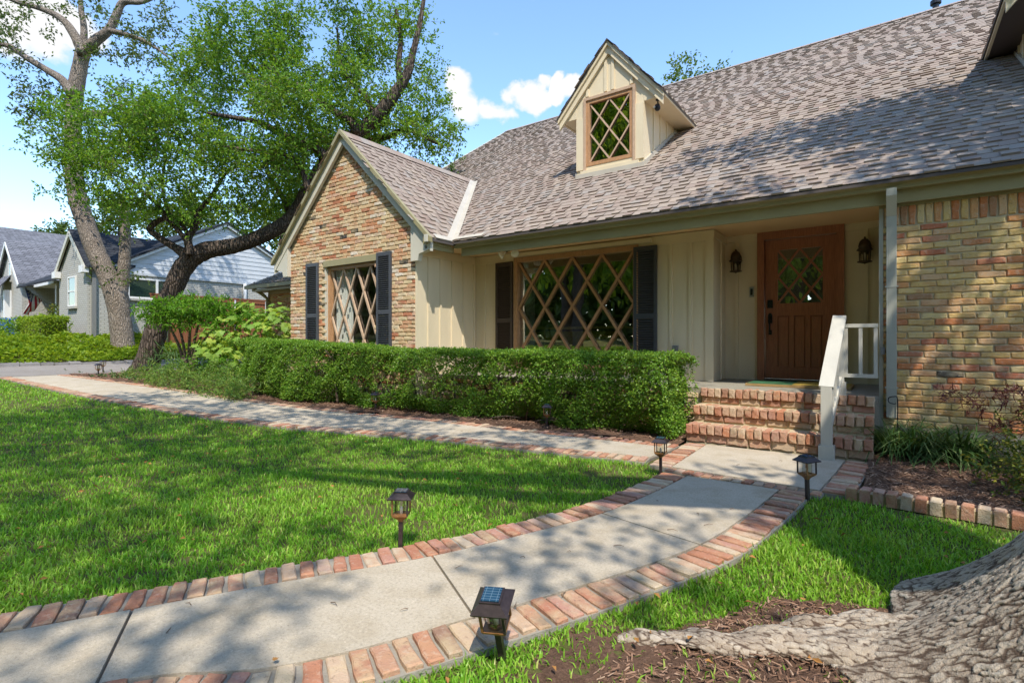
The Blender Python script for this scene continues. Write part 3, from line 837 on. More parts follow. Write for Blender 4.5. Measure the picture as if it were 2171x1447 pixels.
# rake boards, returns and gable roof
def slope_pt(x, dz, y): return (x, y, rake(x) + dz)
for sgn in (1, -1):
    xe = GX + sgn * (GE + .02)
    mb = MB()
    mb.prism([slope_pt(GX, -.03, 5.79), slope_pt(xe, -.03, 5.79), slope_pt(xe, -.21, 5.79), slope_pt(GX, -.21 - .0, 5.79)], (0, .055, 0))
    mb.build('rake_board', M['trim'], house)
    mb = MB()
    mb.prism([slope_pt(GX, .035, 5.73), slope_pt(GX + sgn * (GE + .06), .035, 5.73), slope_pt(GX + sgn * (GE + .06), -.045, 5.73), slope_pt(GX, -.045, 5.73)], (0, .06, 0))
    mb.build('rake_moulding', M['gutter'], house)
    a = GX + sgn * (GE - .42); b = GX + sgn * (GE - .03)
    mb = MB()
    mb.prism([(a, 5.80, 2.33), (GX + sgn * (GE - .27), 5.80, 2.33), (GX + sgn * (GE - .24), 5.80, 2.43), (b - sgn * .0, 5.80, 2.48), (b + sgn * .02, 5.80, 2.60), (a + sgn * 0.0, 5.80, rake(a) - .2)], (0, .085, 0))
    mb.build('eave_return', M['trim'], house)
# brick ledge under gable window and trims
mb = MB()
mb.box(WO[0] - .02, WO[1] + .02, GF - .03, GF + .06, WO[3], WO[3] + .11)
mb.build('window_header', M['gutter'], house)

def diamonds(u0, u1, v0, v1, wu, wv):
    """lattice bars with corners on the top edge: list of ((u,v),(u,v))"""
    out = []
    s = wv / wu
    for sg in (1, -1):
        for k in range(-30, 31):
            # line: v = v1 - sg*s*(u-(u0+k*wu))
            uk = u0 + k * wu
            cand = []
            ts = sorted([(u0), (u1), uk + sg * 0.0, uk + sg * (v1 - v0) / s])
            ulo = max(u0, min(uk, uk + sg * (v1 - v0) / s)); uhi = min(u1, max(uk, uk + sg * (v1 - v0) / s))
            if uhi - ulo < 0.02: continue
            out.append(((ulo, v1 - sg * s * (ulo - uk)), (uhi, v1 - sg * s * (uhi - uk))))
    return out
def lattice_window(name, x0, x1, z0, z1, y, wu, wv, bar_w, bar_d, fw, parent, mat, frame_mat, glass_mat, fd=0.09, v_bottom=None, off=0.0, label=None):
    root = MB()
    # outer frame: four members butted
    root.box(x0 - fw, x0, y - fd, y + .02, z0 - fw, z1 + fw)
    fr = root.build(name, frame_mat, parent)
    if label: fr['label'] = label
    for bx in ((x1, x1 + fw, z0 - fw, z1 + fw), (x0, x1, z1, z1 + fw), (x0, x1, z0 - fw, z0)):
        MB().box(bx[0], bx[1], y - fd, y + .02, bx[2], bx[3]).build('frame', frame_mat, fr)
    k = 0
    for (a, b) in diamonds(x0 + off, x1, z0, z1, wu, wv) if off == 0 else diamonds(x0, x1, z0, z1, wu, wv):
        d = 0.0015 * (k % 7)
        MB().bar((a[0], y - .012 - bar_d / 2 - d, a[1]), (b[0], y - .012 - bar_d / 2 - d, b[1]), bar_w, bar_d, (0, -1, 0)).build('muntin', mat, fr)
        k += 1
    MB().box(x0 - .003, x1 + .003, y - .004, y + .002, z0 - .003, z1 + .003).build('pane', glass_mat, fr)
    return fr
def shutter(x0, x1, z0, z1, y, mat, parent):
    s = 0.045
    rootm = MB().box(x0, x0 + s, y - .035, y, z0, z1)
    sh = rootm.build('shutter', mat, parent)
    MB().box(x1 - s, x1, y - .035, y, z0, z1).build('stile', mat, sh)
    zm = z0 + (z1 - z0) * 0.42
    for a, b in ((z0, z0 + .09), (zm - .035, zm + .035), (z1 - .06, z1)):
        MB().box(x0 + s, x1 - s, y - .033, y - .002, a, b).build('rail', mat, sh)
    for a, b in ((z0 + .09, zm - .035), (zm + .035, z1 - .06)):
        m = MB()
        n = int((b - a) / 0.034)
        for i in range(n):
            zc = a + (i + .5) * (b - a) / n
            m.obox(((x0 + x1) / 2, y - .018, zc), ((x1 - x0) / 2 - s, 0, 0), (0, .013, -.011), (0, .0022, .0028))
        m.box(x0 + s, x1 - s, y - .004, y - .001, a, b)
        o = m.build('louvers', mat, sh); tag(o, kind='stuff')
    return sh
lattice_window('lattice_window', WO[0] + .09, WO[1], 0.9, WO[3] - .06, GF + .115, 0.365, 0.84, 0.032, 0.030, 0.07, house, M['pale_wood'], M['window_wood'], M['clear_glass'], 0.07)
mb = MB(); mb.box(WO[0], WO[0] + .03, GF - .005, GF + .2, WO[2], WO[3]); mb.build('window_jamb', M['trim'], house)
shutter(-9.0, -8.62, 0.85, 2.53, GF - .012, M['shutter'], house)
shutter(-6.985, -6.63, 0.85, 2.55, GF - .012, M['shutter'], house)
# room behind the gable window
def room(x0, x1, y0, y1, z0, z1, name='room_lining'):
    m = MB()
    for bx in ((x0, x1, y1, y1 + .02, z0, z1), (x0 - .02, x0, y0, y1, z0, z1), (x1, x1 + .02, y0, y1, z0, z1), (x0, x1, y0, y1, z0 - .02, z0), (x0, x1, y0, y1, z1, z1 + .02)):
        m.box(*bx)
    return m.build(name, M['dark_room'], house)
room(-9.3, -6.2, GF + .25, 9.5, 0.54, 2.6)
room(-5.7, -2.2, WY + .1, 11.0, 0.54, 2.58)
def curtain(x0, x1, y, z0, z1, n=9, name='curtain'):
    V = []; F = []
    m = n * 4
    for i in range(m + 1):
        xx = x0 + (x1 - x0) * i / m
        yy_ = y + .035 * math.sin(i * math.pi / 2 + .4)
        V += [(xx, yy_, z0), (xx, yy_, z1)]
    F = [(2 * i, 2 * i + 2, 2 * i + 3, 2 * i + 1) for i in range(m)]
    return np_mesh(name, V, F, M['curtain'], house, smooth=True)
curtain(-8.37, -7.9, GF + .19, 0.6, 2.45)
curtain(-5.14, -4.92, WY + .15, 0.6, 2.45, 5)
# day bed seen through the big window: a thing of its own
db = thing('daybed', 'yellow framed daybed with olive cushion behind the big lattice window', 'daybed', (-4.0, 7.8, 0.54))
zb = 0.96
def dbar(a, b, r=.016): MB().tube([a, b], r, 8).build('frame_tube', M['yellow_frame'], db, True)
yb = 7.72
dbar((-5.3, yb, 1.30), (-3.35, yb, 1.30), .022)
dbar((-5.15, yb, .92), (-3.4, yb, .92))
for xx in (-5.05, -4.85, -3.52): dbar((xx, yb, .54), (xx, yb, 1.29), .014)
for sg, xx in ((-1, -5.3), (1, -3.35)):
    MB().tube(catmull([(xx, yb, 1.30), (xx - sg * .02 + sg * .14, yb, 1.27), (xx + sg * .2, yb, 1.12), (xx + sg * .12, yb, 0.98), (xx, yb, .92)], 5).tolist(), .016, 8).build('frame_tube', M['yellow_frame'], db, True)
MB().box(-5.1, -3.5, yb + .03, yb + .75, .80, 1.02).build('cushion', M['cushion'], db)
MB().box(-5.1, -3.5, yb + .04, yb + .12, 1.03, 1.24).build('bolster', M['cushion'], db)
# -- porch: floor, window wall, recess and door wall
mb = MB(); mb.box(WX0 + .0, -0.10, 6.36, DY, -.1, FLOOR - .004)
porch = mb.build('porch_floor', M['foundation'], house)
Ms = []
for u, z, w in courses(WX0 + .02, -1.85, 0.0, FLOOR - .05, lambda u, z: True):
    Ms.append(frame((1, 0, 0), (0, 0, 1), (0, -1, 0), (u, 6.36, z), w, 1))
lay('brick', VB, Ms, M['house_brick'], porch, 60)
def wall_panels(name, poly_boxes, parent, mat):
    m = MB()
    for b in poly_boxes: m.box(*b)
    return m.build(name, mat, parent)
WZ = 2.58
BWN = (-5.14, -3.07, 0.72, 2.41)        # big window glass
w = wall_panels('siding_wall', [(WX0, BWN[0] - .08, WY, WY + .1, FLOOR, WZ), (BWN[1] + .08, RX, WY, WY + .1, FLOOR, WZ), (BWN[0] - .08, BWN[1] + .08, WY, WY + .1, FLOOR, BWN[2] - .08), (BWN[0] - .08, BWN[1] + .08, WY, WY + .1, BWN[3] + .08, WZ)], house, M['siding'])
for xx in (-5.88, -5.64, -2.52, -2.25): MB().box(xx - .022, xx + .022, WY - .02, WY, FLOOR, 2.44).build('batten', M['siding'], w)
MB().box(WX0, RX + .02, WY - .024, WY - .001, 2.44, WZ).build('frieze', M['siding'], w)
MB().box(BWN[0] - .06, BWN[1] + .28, WY - .055, WY - .025, 2.50, 2.56).build('header_trim', M['siding'], w)
MB().box(RX - .09, RX + .022, WY - .023, WY - .001, FLOOR, 2.44).build('corner_board', M['siding'], w)
w = wall_panels('siding_wall', [(RX - .1, RX, WY + .1, DY + .1, FLOOR, WZ), (RX - .0999, RX, WY, WY + .1, FLOOR, WZ)][:1], house, M['siding'])
MB().box(RX, RX + .02, WY + .0, WY + .12, FLOOR, WZ - .1).build('corner_board', M['siding'], w)
MB().box(RX, RX + .02, WY + .42, WY + .46, FLOOR, WZ - .1).build('batten', M['siding'], w)
MB().box(RX, RX + .03, WY - .02, DY, WZ - .1, WZ).build('frieze', M['siding'], w)
w = wall_panels('siding_wall', [(RX, -1.525, DY, DY + .1, FLOOR, 2.62), (-0.49, -0.10, DY, DY + .1, FLOOR, 2.62)], house, M['siding'])
for xx in (-1.80, -0.26): MB().box(xx - .022, xx + .022, DY - .02, DY, FLOOR, 2.5).build('batten', M['siding'], w)
MB().box(RX, -1.525, DY - .022, DY - .001, 2.5, 2.62).build('frieze', M['siding'], w)
MB().box(-0.49, -0.10, DY - .022, DY - .001, 2.5, 2.62).build('frieze', M['siding'], w)
w = wall_panels('siding_wall', [(WX0 - .1, WX0, GF + .004, WY, -.1, 2.62)], house, M['siding'])
for yy_ in (5.90, 6.17, 6.45, 6.74, 7.03, 7.32): MB().box(WX0, WX0 + .02, yy_ - .02, yy_ + .02, .3, 2.44).build('batten', M['siding'], w)
MB().box(WX0, WX0 + .025, GF + .015, WY - .026, 2.44, 2.56).build('frieze', M['siding'], w)
MB().box(-0.10, -0.065, BW - .012, DY, .2, 2.6).build('corner_board', M['downspout'], house)
mb = MB(); mb.box(WX0, -0.09, EY + .06, DY + .1, 2.59, 2.62); mb.box(WX0 + .0, -5.75, GF, EY + .06, 2.59, 2.62)
mb.build('porch_ceiling', M['ceiling'], house)
lattice_window('lattice_window', *BWN, WY + .035, 0.516, 0.776, 0.036, 0.03, 0.075, house, M['window_wood'], M['window_wood'], M['glass'], 0.085)
shutter(-5.60, -5.24, 0.72, 2.43, WY - .022, M['brown_shutter'], house)
shutter(-3.06, -2.71, 0.72, 2.45, WY - .026, M['shutter'], house)
MB().box(-5.235, -5.217, WY - .03, WY - .001, .65, 2.43).build('trim_strip', M['siding'], house)
# -- front door
dm = M['door_wood']
MB().box(-1.522, -1.435, DY - .06, DY + .1, FLOOR, 2.59).build('door_frame', dm, house)
MB().box(-0.575, -0.490, DY - .06, DY + .1, FLOOR, 2.59).build('door_frame', dm, house)
MB().box(-1.435, -0.575, DY - .06, DY + .1, 2.485, 2.59).build('door_frame', dm, house)
MB().box(-1.435, -0.575, DY - .07, DY + .1, FLOOR, FLOOR + .022).build('threshold', M['bronze'], house)
yd = DY + .02
DW = (-1.275, -0.735, 1.60, 2.335)
door = MB()
door.box(-1.430, DW[0], yd, yd + .045, .568, 2.48)
door.box(DW[1], -0.580, yd, yd + .045, .568, 2.48)
door.box(DW[0], DW[1], yd, yd + .045, DW[3], 2.48)
door.box(DW[0], DW[1], yd, yd + .045, 1.43, DW[2])
door.box(DW[0], DW[1], yd, yd + .045, .568, .73)
door.box(DW[0], DW[1], yd + .03, yd + .044, .73, 1.43)
door = door.build('front_door', dm, house)
pw = 0.126
for i in range(3):
    a = DW[0] + .012 + i * (DW[1] - DW[0] - .024 - pw) / 2
    MB().prism([(a + .01, yd + .012, .745), (a + pw - .01, yd + .012, .745), (a + pw - .01, yd + .012, 1.415), (a + .01, yd + .012, 1.415)], (0, .018, 0)).build('panel', dm, door)
for a in (DW[0] + .012 + pw, DW[0] + .012 + pw + (DW[1] - DW[0] - .024 - pw) / 2):
    MB().box(a + .006, a + (DW[1] - DW[0] - .024 - 3 * pw) / 2 - .006, yd + .001, yd + .03, .73, 1.43).build('mullion', dm, door)
k = 0
for a, b in diamonds(DW[0], DW[1], DW[2], DW[3], .27, .3675):
    MB().bar((a[0], yd + .006 - k * .0012, a[1]), (b[0], yd + .006 - k * .0012, b[1]), .026, .022, (0, -1, 0)).build('muntin', dm, door); k += 1
MB().box(DW[0], DW[1], yd + .022, yd + .026, DW[2], DW[3]).build('pane', M['glass'], door)
MB().box(-1.41, -0.60, yd + .5, yd + .52, 1.1, 2.4).build('hall_wall', M['dark_room'], house)
m = MB(); m.box(-1.40, -1.335, yd - .028, yd, 1.54, 1.65); m.box(-1.385, -1.35, yd - .034, yd - .028, 1.60, 1.64)
m.build('deadbolt', M['black_iron'], door)
m = MB()
m.prism([(-1.395, yd - .012, 1.33), (-1.34, yd - .012, 1.33), (-1.34, yd - .012, 1.44), (-1.355, yd - .012, 1.47), (-1.38, yd - .012, 1.47), (-1.395, yd - .012, 1.44)], (0, .012, 0))
m.tube(catmull([(-1.368, yd - .012, 1.40), (-1.368, yd - .06, 1.385), (-1.368, yd - .065, 1.30), (-1.368, yd - .05, 1.22), (-1.368, yd - .012, 1.205)], 4).tolist(), .011, 8)
m.box(-1.388, -1.348, yd - .014, yd, 1.17, 1.235)
m.box(-1.38, -1.356, yd - .035, yd - .012, 1.40, 1.43)
m.build('handle', M['black_iron'], door, False)
# -- gutters, fascia
def gutter(p, q, name='gutter'):
    """K-style trough from p to q at the eave (outer face away from the roof)"""
    p, q = Vector(p), Vector(q)
    t = (q - p).normalized(); n = Vector((t.y, -t.x, 0))       # outwards
    prof = [(0, 0), (0.012, 0.0), (0.012, -.012), (0.0, -.04), (-.03, -.075), (-.03, -.115), (-.10, -.115), (-.10, -.01), (-.09, -.01), (-.09, -.10), (-.04, -.10), (-.012, -.04), (-.012, -.012), (0, -.012)]
    m = MB()
    m.prism([p + n * a + Vector((0, 0, b)) for a, b in prof], q - p)
    return m.build(name, M['gutter'], house)
gutter((-5.70, EY, EZ), (5.0, EY, EZ))
gutter((-5.70, 5.75, EZ), (-5.70, EY - .0005, EZ))
MB().box(-5.60, 5.0, EY + .10, EY + .14, 2.44, 2.66).build('fascia', M['gutter'], house)
MB().box(-5.80 - .0, -5.76, 5.80, EY + .10, 2.50, 2.66).build('fascia', M['gutter'], house)
MB().box(-0.10, 5.0, EY + .14, BW + .1, 2.45, 2.50).build('soffit', M['gutter'], house)
MB().box(-0.10, 5.0, BW - .022, BW - .001, 2.415, 2.45).build('frieze', M['gutter'], house)
# downspout with elbow and shoe
ds = MB().box(-.04, .044, BW - .075, BW - .012, .33, 2.36).build('downspout', M['downspout'], house)
for i in range(5): MB().box(-.034 + i * .0165, -.026 + i * .0165, BW - .079, BW - .075, .33, 2.36).build('rib', M['downspout'], ds)
MB().prism([(-.04, EY - .01, 2.57), (-.04, EY + .06, 2.57), (-.04, BW - .012, 2.40), (-.04, BW - .012, 2.32), (-.04, BW - .078, 2.32), (-.04, EY + .0, 2.50)], (.084, 0, 0)).build('elbow', M['downspout'], ds)
for zz in (1.62, .62): MB().box(-.052, .056, BW - .082, BW - .011, zz, zz + .012).build('strap', M['downspout'], ds)
# -- shingle roofs
def tab_arr(w, e, t):
    v = np.array([(-w / 2, 0, 0), (w / 2, 0, 0), (w / 2, 0, t), (-w / 2, 0, t), (w / 2, e * 1.02, .001), (-w / 2, e * 1.02, .001)], np.float32)
    f = np.array([(0, 1, 2, 3), (3, 2, 4, 5), (1, 4, 2, 2), (0, 3, 5, 5)], np.int32)
    return v, f
EXPO, TW = 0.143, 0.121
def tabs_mesh(t):
    v, f = tab_arr(TW, EXPO, t)
    me = bpy.data.meshes.new('shingle')
    me.from_pydata(v.tolist(), [], [(0, 1, 2, 3), (3, 2, 4, 5), (1, 4, 2), (0, 3, 5)]); me.materials.append(M['shingle']); me.update()
    f2 = np.array([(0, 1, 2, 3), (3, 2, 4, 5)], np.int32)
    return v, f2, me
TABS = [tabs_mesh(t) for t in (0.006, 0.019)]
def shingles(parent, o, u, s, ulen, slen, keep, limit, seed):
    """o origin at the eave, u along it, s up the slope"""
    o, u, s = (np.array(q, float) for q in (o, u, s))
    s = s / np.linalg.norm(s); n = np.cross(u, s)
    r = random.Random(seed)
    items = []
    rows = int(slen / EXPO) + 1
    for j in range(rows):
        off = (j % 2) * TW + r.uniform(-.03, .03) + (r.random() < .15) * TW
        k = 0; a = -off
        while a < ulen:
            w = TW * r.uniform(.82, 1.22)
            raised = (k % 2 == 0) if r.random() > .12 else r.random() < .5
            c = o + u * (a + w / 2) + s * (j * EXPO + r.uniform(-.003, .003))
            if a + w / 2 > 0 and a + w / 2 < ulen and keep(c + s * EXPO * .5):
                m = np.eye(4); m[:3, 0] = u * (w / TW); m[:3, 1] = s; m[:3, 2] = n * r.uniform(.8, 1.25); m[:3, 3] = c
                items.append((raised, m))
            a += w; k += 1
    order = sorted(range(len(items)), key=lambda i: -size_of(items[i][1][None, :3, 3])[0])
    for i in order[:limit]:
        rs, m = items[i]
        ob = bpy.data.objects.new('shingle', TABS[int(rs)][2]); col.objects.link(ob); ob.parent = parent; ob.matrix_basis = Matrix(m.tolist())
    V = []; F = []; b = 0
    for i in order[limit:]:
        rs, m = items[i]; v, f, _ = TABS[int(rs)]
        V.append(v @ m[:3, :3].T + m[:3, 3]); F.append(f + b); b += 6
    if V:
        ob = np_mesh('shingle_field', np.concatenate(V), np.concatenate(F), M['shingle'], parent); tag(ob, kind='stuff')
def main_z(y): return EZ + SL * (y - EY)
xl = -10.8
m = MB()
vy = EY + (GZ - EZ) / SL
# deck with the notch of the gable
m.prism([(xl, EY - .03, EZ - .012 - .02), (5.2, EY - .03, EZ - .032), (5.2, RY, RZ - .012), (xl, RY, RZ - .012)], (0, 0, -.03))
mroof = m.build('roof', M['roof_deck'], house)
m = MB(); m.prism([(xl, RY, RZ - .02), (5.2, RY, RZ - .02), (5.2, RY + 8.4, RZ - 5.6), (xl, RY + 8.4, RZ - 5.6)], (0, 0, -.04)); m.build('rear_roof', M['shingle'], house)
m = MB(); m.prism([(xl + .3, EY + .6, 2.4), (xl + .3, RY, RZ - .3), (xl + .3, RY + 8, 2.6), (xl + .3, RY + 8, 0), (xl + .3, EY + .6 + 2, 0)], (.1, 0, 0)); m.build('end_wall', M['siding'], house)
m = MB(); m.prism([(xl, EY - .03, EZ + .02), (xl, RY, RZ + .02), (xl, RY, RZ - .16), (xl, EY - .03, EZ - .16)], (-.04, 0, 0)); m.build('rake_board', M['trim'], house)
sv = np.array([0, 1, SL]); sv /= np.linalg.norm(sv)
def keep_main(p):
    gzz = GZ - GS * abs(p[0] - GX)
    if p[2] < gzz + .03 and abs(p[0] - GX) < GE + .1: return False
    if abs(p[0] - GX) < GE + .25 and p[1] < EY + .4 and p[0] < GX: return False
    return p[1] < RY
shingles(mroof, (xl, EY - .035, EZ - .022), (1, 0, 0), sv, 16.0, (RY - EY) * math.hypot(1, SL), keep_main, 300, 2)
m = MB()
xx = xl
while xx < 5.2:
    m.prism([(xx, RY - .16, RZ - .075), (xx, RY, RZ + .03), (xx, RY + .16, RZ - .075), (xx, RY, RZ - .02)], (.21, 0, 0)); xx += .2
o = m.build('ridge_caps', M['shingle'], mroof); tag(o, kind='stuff')
m = MB(); m.lathe([(.06, 0), (.06, .22), (.10, .22), (.10, .30), (.03, .34)], (0.80, RY + .2, RZ - .02), 14); m.build('vent_pipe', M['black_metal'], house, False)
# gable roof
def gable_deck(sgn):
    xe = GX + sgn * (GE + .04)
    ze = GZ - GS * (GE + .04)
    m = MB()
    if sgn > 0:
        m.prism([(GX, 5.74, GZ - .012), (xe, 5.74, ze - .012), (xe, EY + .02, ze - .012), (GX, vy, GZ - .012)], (0, 0, -.03))
    else:
        m.prism([(GX, 5.74, GZ - .012), (GX, vy + .5, GZ - .012), (xe, vy + .5, ze - .012), (xe, 5.74, ze - .012)], (0, 0, -.03))
    return m.build('gable_roof', M['roof_deck'], house)
gr = gable_deck(1); gl = gable_deck(-1)
def keep_gab(p): return p[2] > main_z(p[1]) + .015 and p[0] > GX
sg = np.array([-1, 0, GS]); sg /= np.linalg.norm(sg)
shingles(gr, (GX + GE + .03, 5.735, EZ - .02 - .02), (0, 1, 0), sg, 3.8, (GE + .03) * math.hypot(1, GS), keep_gab, 0, 5)
sg2 = np.array([1, 0, GS]); sg2 /= np.linalg.norm(sg2)
shingles(gl, (GX - GE - .03, 9.6, EZ - .04), (0, -1, 0), sg2, 3.86, (GE + .03) * math.hypot(1, GS), lambda p: p[0] < GX, 0, 6)
m = MB()
yy_ = 5.74
while yy_ < vy:
    m.prism([(GX - .14, yy_, GZ - .115), (GX, yy_, GZ + .03), (GX + .14, yy_, GZ - .115), (GX, yy_, GZ - .02)], (0, .205, 0)); yy_ += .2
o = m.build('ridge_caps', M['shingle'], gr); tag(o, kind='stuff')
# metal valley and eave flashings
v0 = Vector((GX + GE, EY, EZ)); v1 = Vector((GX, vy, GZ))
nm = Vector((0, -SL, 1)).normalized(); ng = Vector((GS, 0, 1)).normalized()
vd = (v1 - v0).normalized()
inm = nm.cross(vd).normalized(); ing = vd.cross(ng).normalized()
if inm.x < 0: inm = -inm
if ing.x > 0 and ing.y > 0: ing = -ing
if ing.y > 0: ing = -ing
upv = Vector((0, 0, .022))
m = MB()
for q, nn in ((inm, nm), (ing, ng)):
    a, b = v0 + upv - vd * .05, v1 + upv * .9 - vd * .1
    wv_ = .095
    m.prism([a, b, b + q * wv_, a + q * wv_], nn * .006)
m.build('valley_flashing', M['flashing'], house)
m = MB()
m.prism([v0 + Vector((.06, -.03, .012)), v0 + Vector((.62, -.03, .012)), v0 + Vector((.62, .045, .062)), v0 + Vector((.06, .045, .062))], (0, 0, .006))
m.prism([v0 + Vector((.05, -.06, -.02)), v0 + Vector((.05, -.42, -.02)), v0 + Vector((-.02, -.42, .05)), v0 + Vector((-.02, -.0, .05))], (0, 0, .006))
m.build('eave_flashing', M['flashing'], house)
MB().box(GX + GE - .03, GX + GE + .03, 5.70, 5.75, EZ - .10, EZ + .01).build('gutter_end', M['trim'], house)

# -- dormers
def dormer(cx, hw, oh, yf, ze, name='dormer'):
    """wall half width hw, roof half width oh, front at yf, eave height ze"""
    slope = 1.155
    zr = ze + slope * oh
    d = MB()
    zb = main_z(yf) - .03
    yb_e = EY + (ze - EZ) / SL + .1          # where the eave meets the roof
    yb_r = EY + (zr - EZ) / SL + .05
    gw = (cx - .365, cx + .365, 4.12 + (ze - 4.98), 5.12 + (ze - 4.98))
    gw = tuple(gw)
    # front face around the window
    zt = lambda x: zr - slope * abs(x - cx) - .02
    xa, xb = cx - hw, cx + hw
    f = gw
    P = lambda x, z: (x, yf, z)
    e = (0, .08, 0)
    d.prism([P(xa, zb), P(f[0] - .06, zb), P(f[0] - .06, zt(f[0] - .06)), P(xa, zt(xa))], e)
    d.prism([P(f[1] + .06, zb), P(xb, zb), P(xb, zt(xb)), P(f[1] + .06, zt(f[1] + .06))], e)
    d.prism([P(f[0] - .06, zb), P(f[1] + .06, zb), P(f[1] + .06, f[2] - .06), P(f[0] - .06, f[2] - .06)], e)
    d.prism([P(f[0] - .06, f[3] + .06), P(f[1] + .06, f[3] + .06), P(f[1] + .06, zt(f[1] + .06)), P(cx, zt(cx)), P(f[0] - .06, zt(f[0] - .06))], e)
    dm_ = d.build(name, M['siding'], house)
    # eave boxes beside the front (closed soffit returns)
    for s in (1, -1):
        m = MB()
        x1 = cx + s * oh; x0 = cx + s * hw
        m.prism([(x0, yf - .005, ze - .06), (x1, yf - .005, ze - .06), (x1, yf - .005, ze + .0), (x0, yf - .005, zt(x0))], (0, .05, 0))
        m.build('eave_return', M['siding'], dm_)
        # soffit
        m = MB()
        m.prism([(x0, yf, ze - .05), (x1, yf, ze - .05), (x1, yb_e, ze - .05), (x0, yb_e, ze - .05)], (0, 0, .012))
        m.build('soffit', M['siding'] if cx < 0 else M['shaded_soffit'], dm_)
        m = MB()
        m.prism([(x1 - .012, yf - .02, ze - .06), (x1 + .02, yf - .02, ze - .06), (x1 + .02, yf - .02, ze + .03), (x1 - .012, yf - .02, ze + .05)], (0, yb_e - yf + .05, 0))
        m.build('fascia', M['siding'], dm_)
        # cheek wall
        m = MB()
        xc = cx + s * hw
        yt = EY + (ze - .05 - EZ) / SL
        m.prism([(xc, yf + .08, zb), (xc, yf + .08, ze - .05), (xc, yt, ze - .05)], (-s * .06, 0, 0))
        ck = m.build('cheek_wall', M['siding'], dm_)
        for i in range(1, 5):
            yy2 = yf + .08 + (yt - yf) * i / 5
            zl = main_z(yy2) + .02
            if ze - .06 - zl > .1: MB().box(min(xc, xc + s * .018), max(xc, xc + s * .018), yy2 - .018, yy2 + .018, zl, ze - .055).build('batten', M['siding'], ck)
        m = MB(); m.prism([(xc, yf, main_z(yf) - .01), (xc, yf, main_z(yf) + .10), (xc, yt + .0, main_z(yt) + .06), (xc, yt, main_z(yt) - .01)], (s * .03, 0, 0)); m.build('step_flashing', M['flashing'], ck)
        m = MB(); m.box(min(xc, xc - s * .17), max(xc, xc - s * .17), yf - .022, yf - .001, zb + .16, zt(xc) - .05 if False else ze - .08); m.build('corner_board', M['siding'], dm_)
        # rake boards and roof plane
        m = MB()
        A = lambda x, dz, y: (x, y, zr - slope * abs(x - cx) + dz)
        m.prism([A(cx, -.035, yf - .05), A(x1, -.035, yf - .05), A(x1, -.20, yf - .05), A(cx, -.20, yf - .05)], (0, .045, 0)); m.build('rake_board', M['siding'], dm_)
        m = MB()
        m.prism([A(cx, .0, yf - .08), A(x1 + s * .02, .0, yf - .08), A(x1 + s * .02, -.07, yf - .08), A(cx, -.07, yf - .08)], (0, .03, 0)); m.build('rake_moulding', M['siding'], dm_)
        m = MB()
        xe = x1 + s * .03
        m.prism([A(cx, .0, yf - .10), A(xe, .0, yf - .10), (xe, yb_e + .05, A(xe, 0, 0)[2]), (cx, yb_r, zr)], (0, 0, .03)); dr = m.build('roof', M['roof_edge'], dm_)
        uu = np.array([0, 1, 0]) * (1 if s > 0 else -1); ss = np.array([-s, 0, slope]); ss = ss / np.linalg.norm(ss)
        oo = (xe, (yf - .11) if s > 0 else yb_r, A(xe, 0, 0)[2] + .028)
        # keep the shingles of the dormer as one field (sub-part of the dormer)
        items_keep = lambda p: p[2] > main_z(p[1]) + .0 and p[1] < yb_r and (p[0] - cx) * s > 0
        shingles(dm_, oo, uu, ss, yb_r - yf + .12, (oh + .03) * math.hypot(1, slope), items_keep, 0, 9)
    for xx2 in (cx - .40, cx - .06, cx + .07, cx + .40):
        zt2 = min(zt(xx2 - .03), zt(xx2 + .03)) - .16
        if zt2 - (f[3] + .13) > .05: MB().box(xx2 - .025, xx2 + .025, yf - .02, yf - .001, f[3] + .13, zt2).build('batten', M['siding'], dm_)
    m = MB()
    for b in ((f[0] - .105, f[0] - .06, f[2] - .13, f[3] + .105), (f[1] + .06, f[1] + .105, f[2] - .13, f[3] + .105), (f[0] - .06, f[1] + .06, f[3] + .06, f[3] + .105)): m.box(b[0], b[1], yf - .03, yf - .001, b[2], b[3])
    m.build('window_trim', M['pale_wood'], dm_)
    MB().box(f[0] - .16, f[1] + .16, yf - .035, yf - .001, f[2] - .24, f[2] - .13).build('apron', M['siding'], dm_)
    MB().box(xa - .01, xb + .01, yf - .04, yf - .002, zb + .0, zb + .09).build('apron_flashing', M['flashing'], dm_)
    m = MB()
    lattice_window('window', *f, yf + .04, .365, .5, .024, .02, .06, house, M['pale_wood'], M['window_wood'], M['far_glass'] if cx > 0 else M['dormer_glass'], .05)
    MB().box(f[0] - .2, f[1] + .2, yf + .6, yf + .62, f[2] - .1, f[3] + .1).build('attic_wall', M['dark_room'], house)
dormer(-3.83, 0.61, 0.93, 8.12, 4.99)
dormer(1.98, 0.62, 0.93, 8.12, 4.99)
# -- rear wing seen past the gable
m = MB(); m.box(-15.0, -9.6, 8.5, 8.7, 0, 2.62); wing = m.build('wing_wall', M['mortar'], house)
Ms = []
for u, z, w in courses(-15.0, -9.9, 1.0, 2.45, lambda u, z: True):
    Ms.append(frame((1, 0, 0), (0, 0, 1), (0, -1, 0), (u, 8.51, z), w, 1))
lay('brick', VW, Ms, M['wall_brick'], wing, 0)
m = MB(); m.box(-15.0, -14.8, 8.71, 13.2, 0, 2.62); m.build('wing_end_wall', M['siding'], house)
m = MB()
m.prism([(-15.4, 8.1, 2.66), (-9.6, 8.1, 2.66), (-9.6, 11.0, 4.4), (-12.6, 11.0, 4.4)], (0, 0, .04)); m.prism([(-15.4, 8.1, 2.66), (-12.6, 11.0, 4.4), (-15.4, 13.6, 2.66)], (0, 0, .04))
wroof = m.build('wing_roof', M['grey_roof'], house)
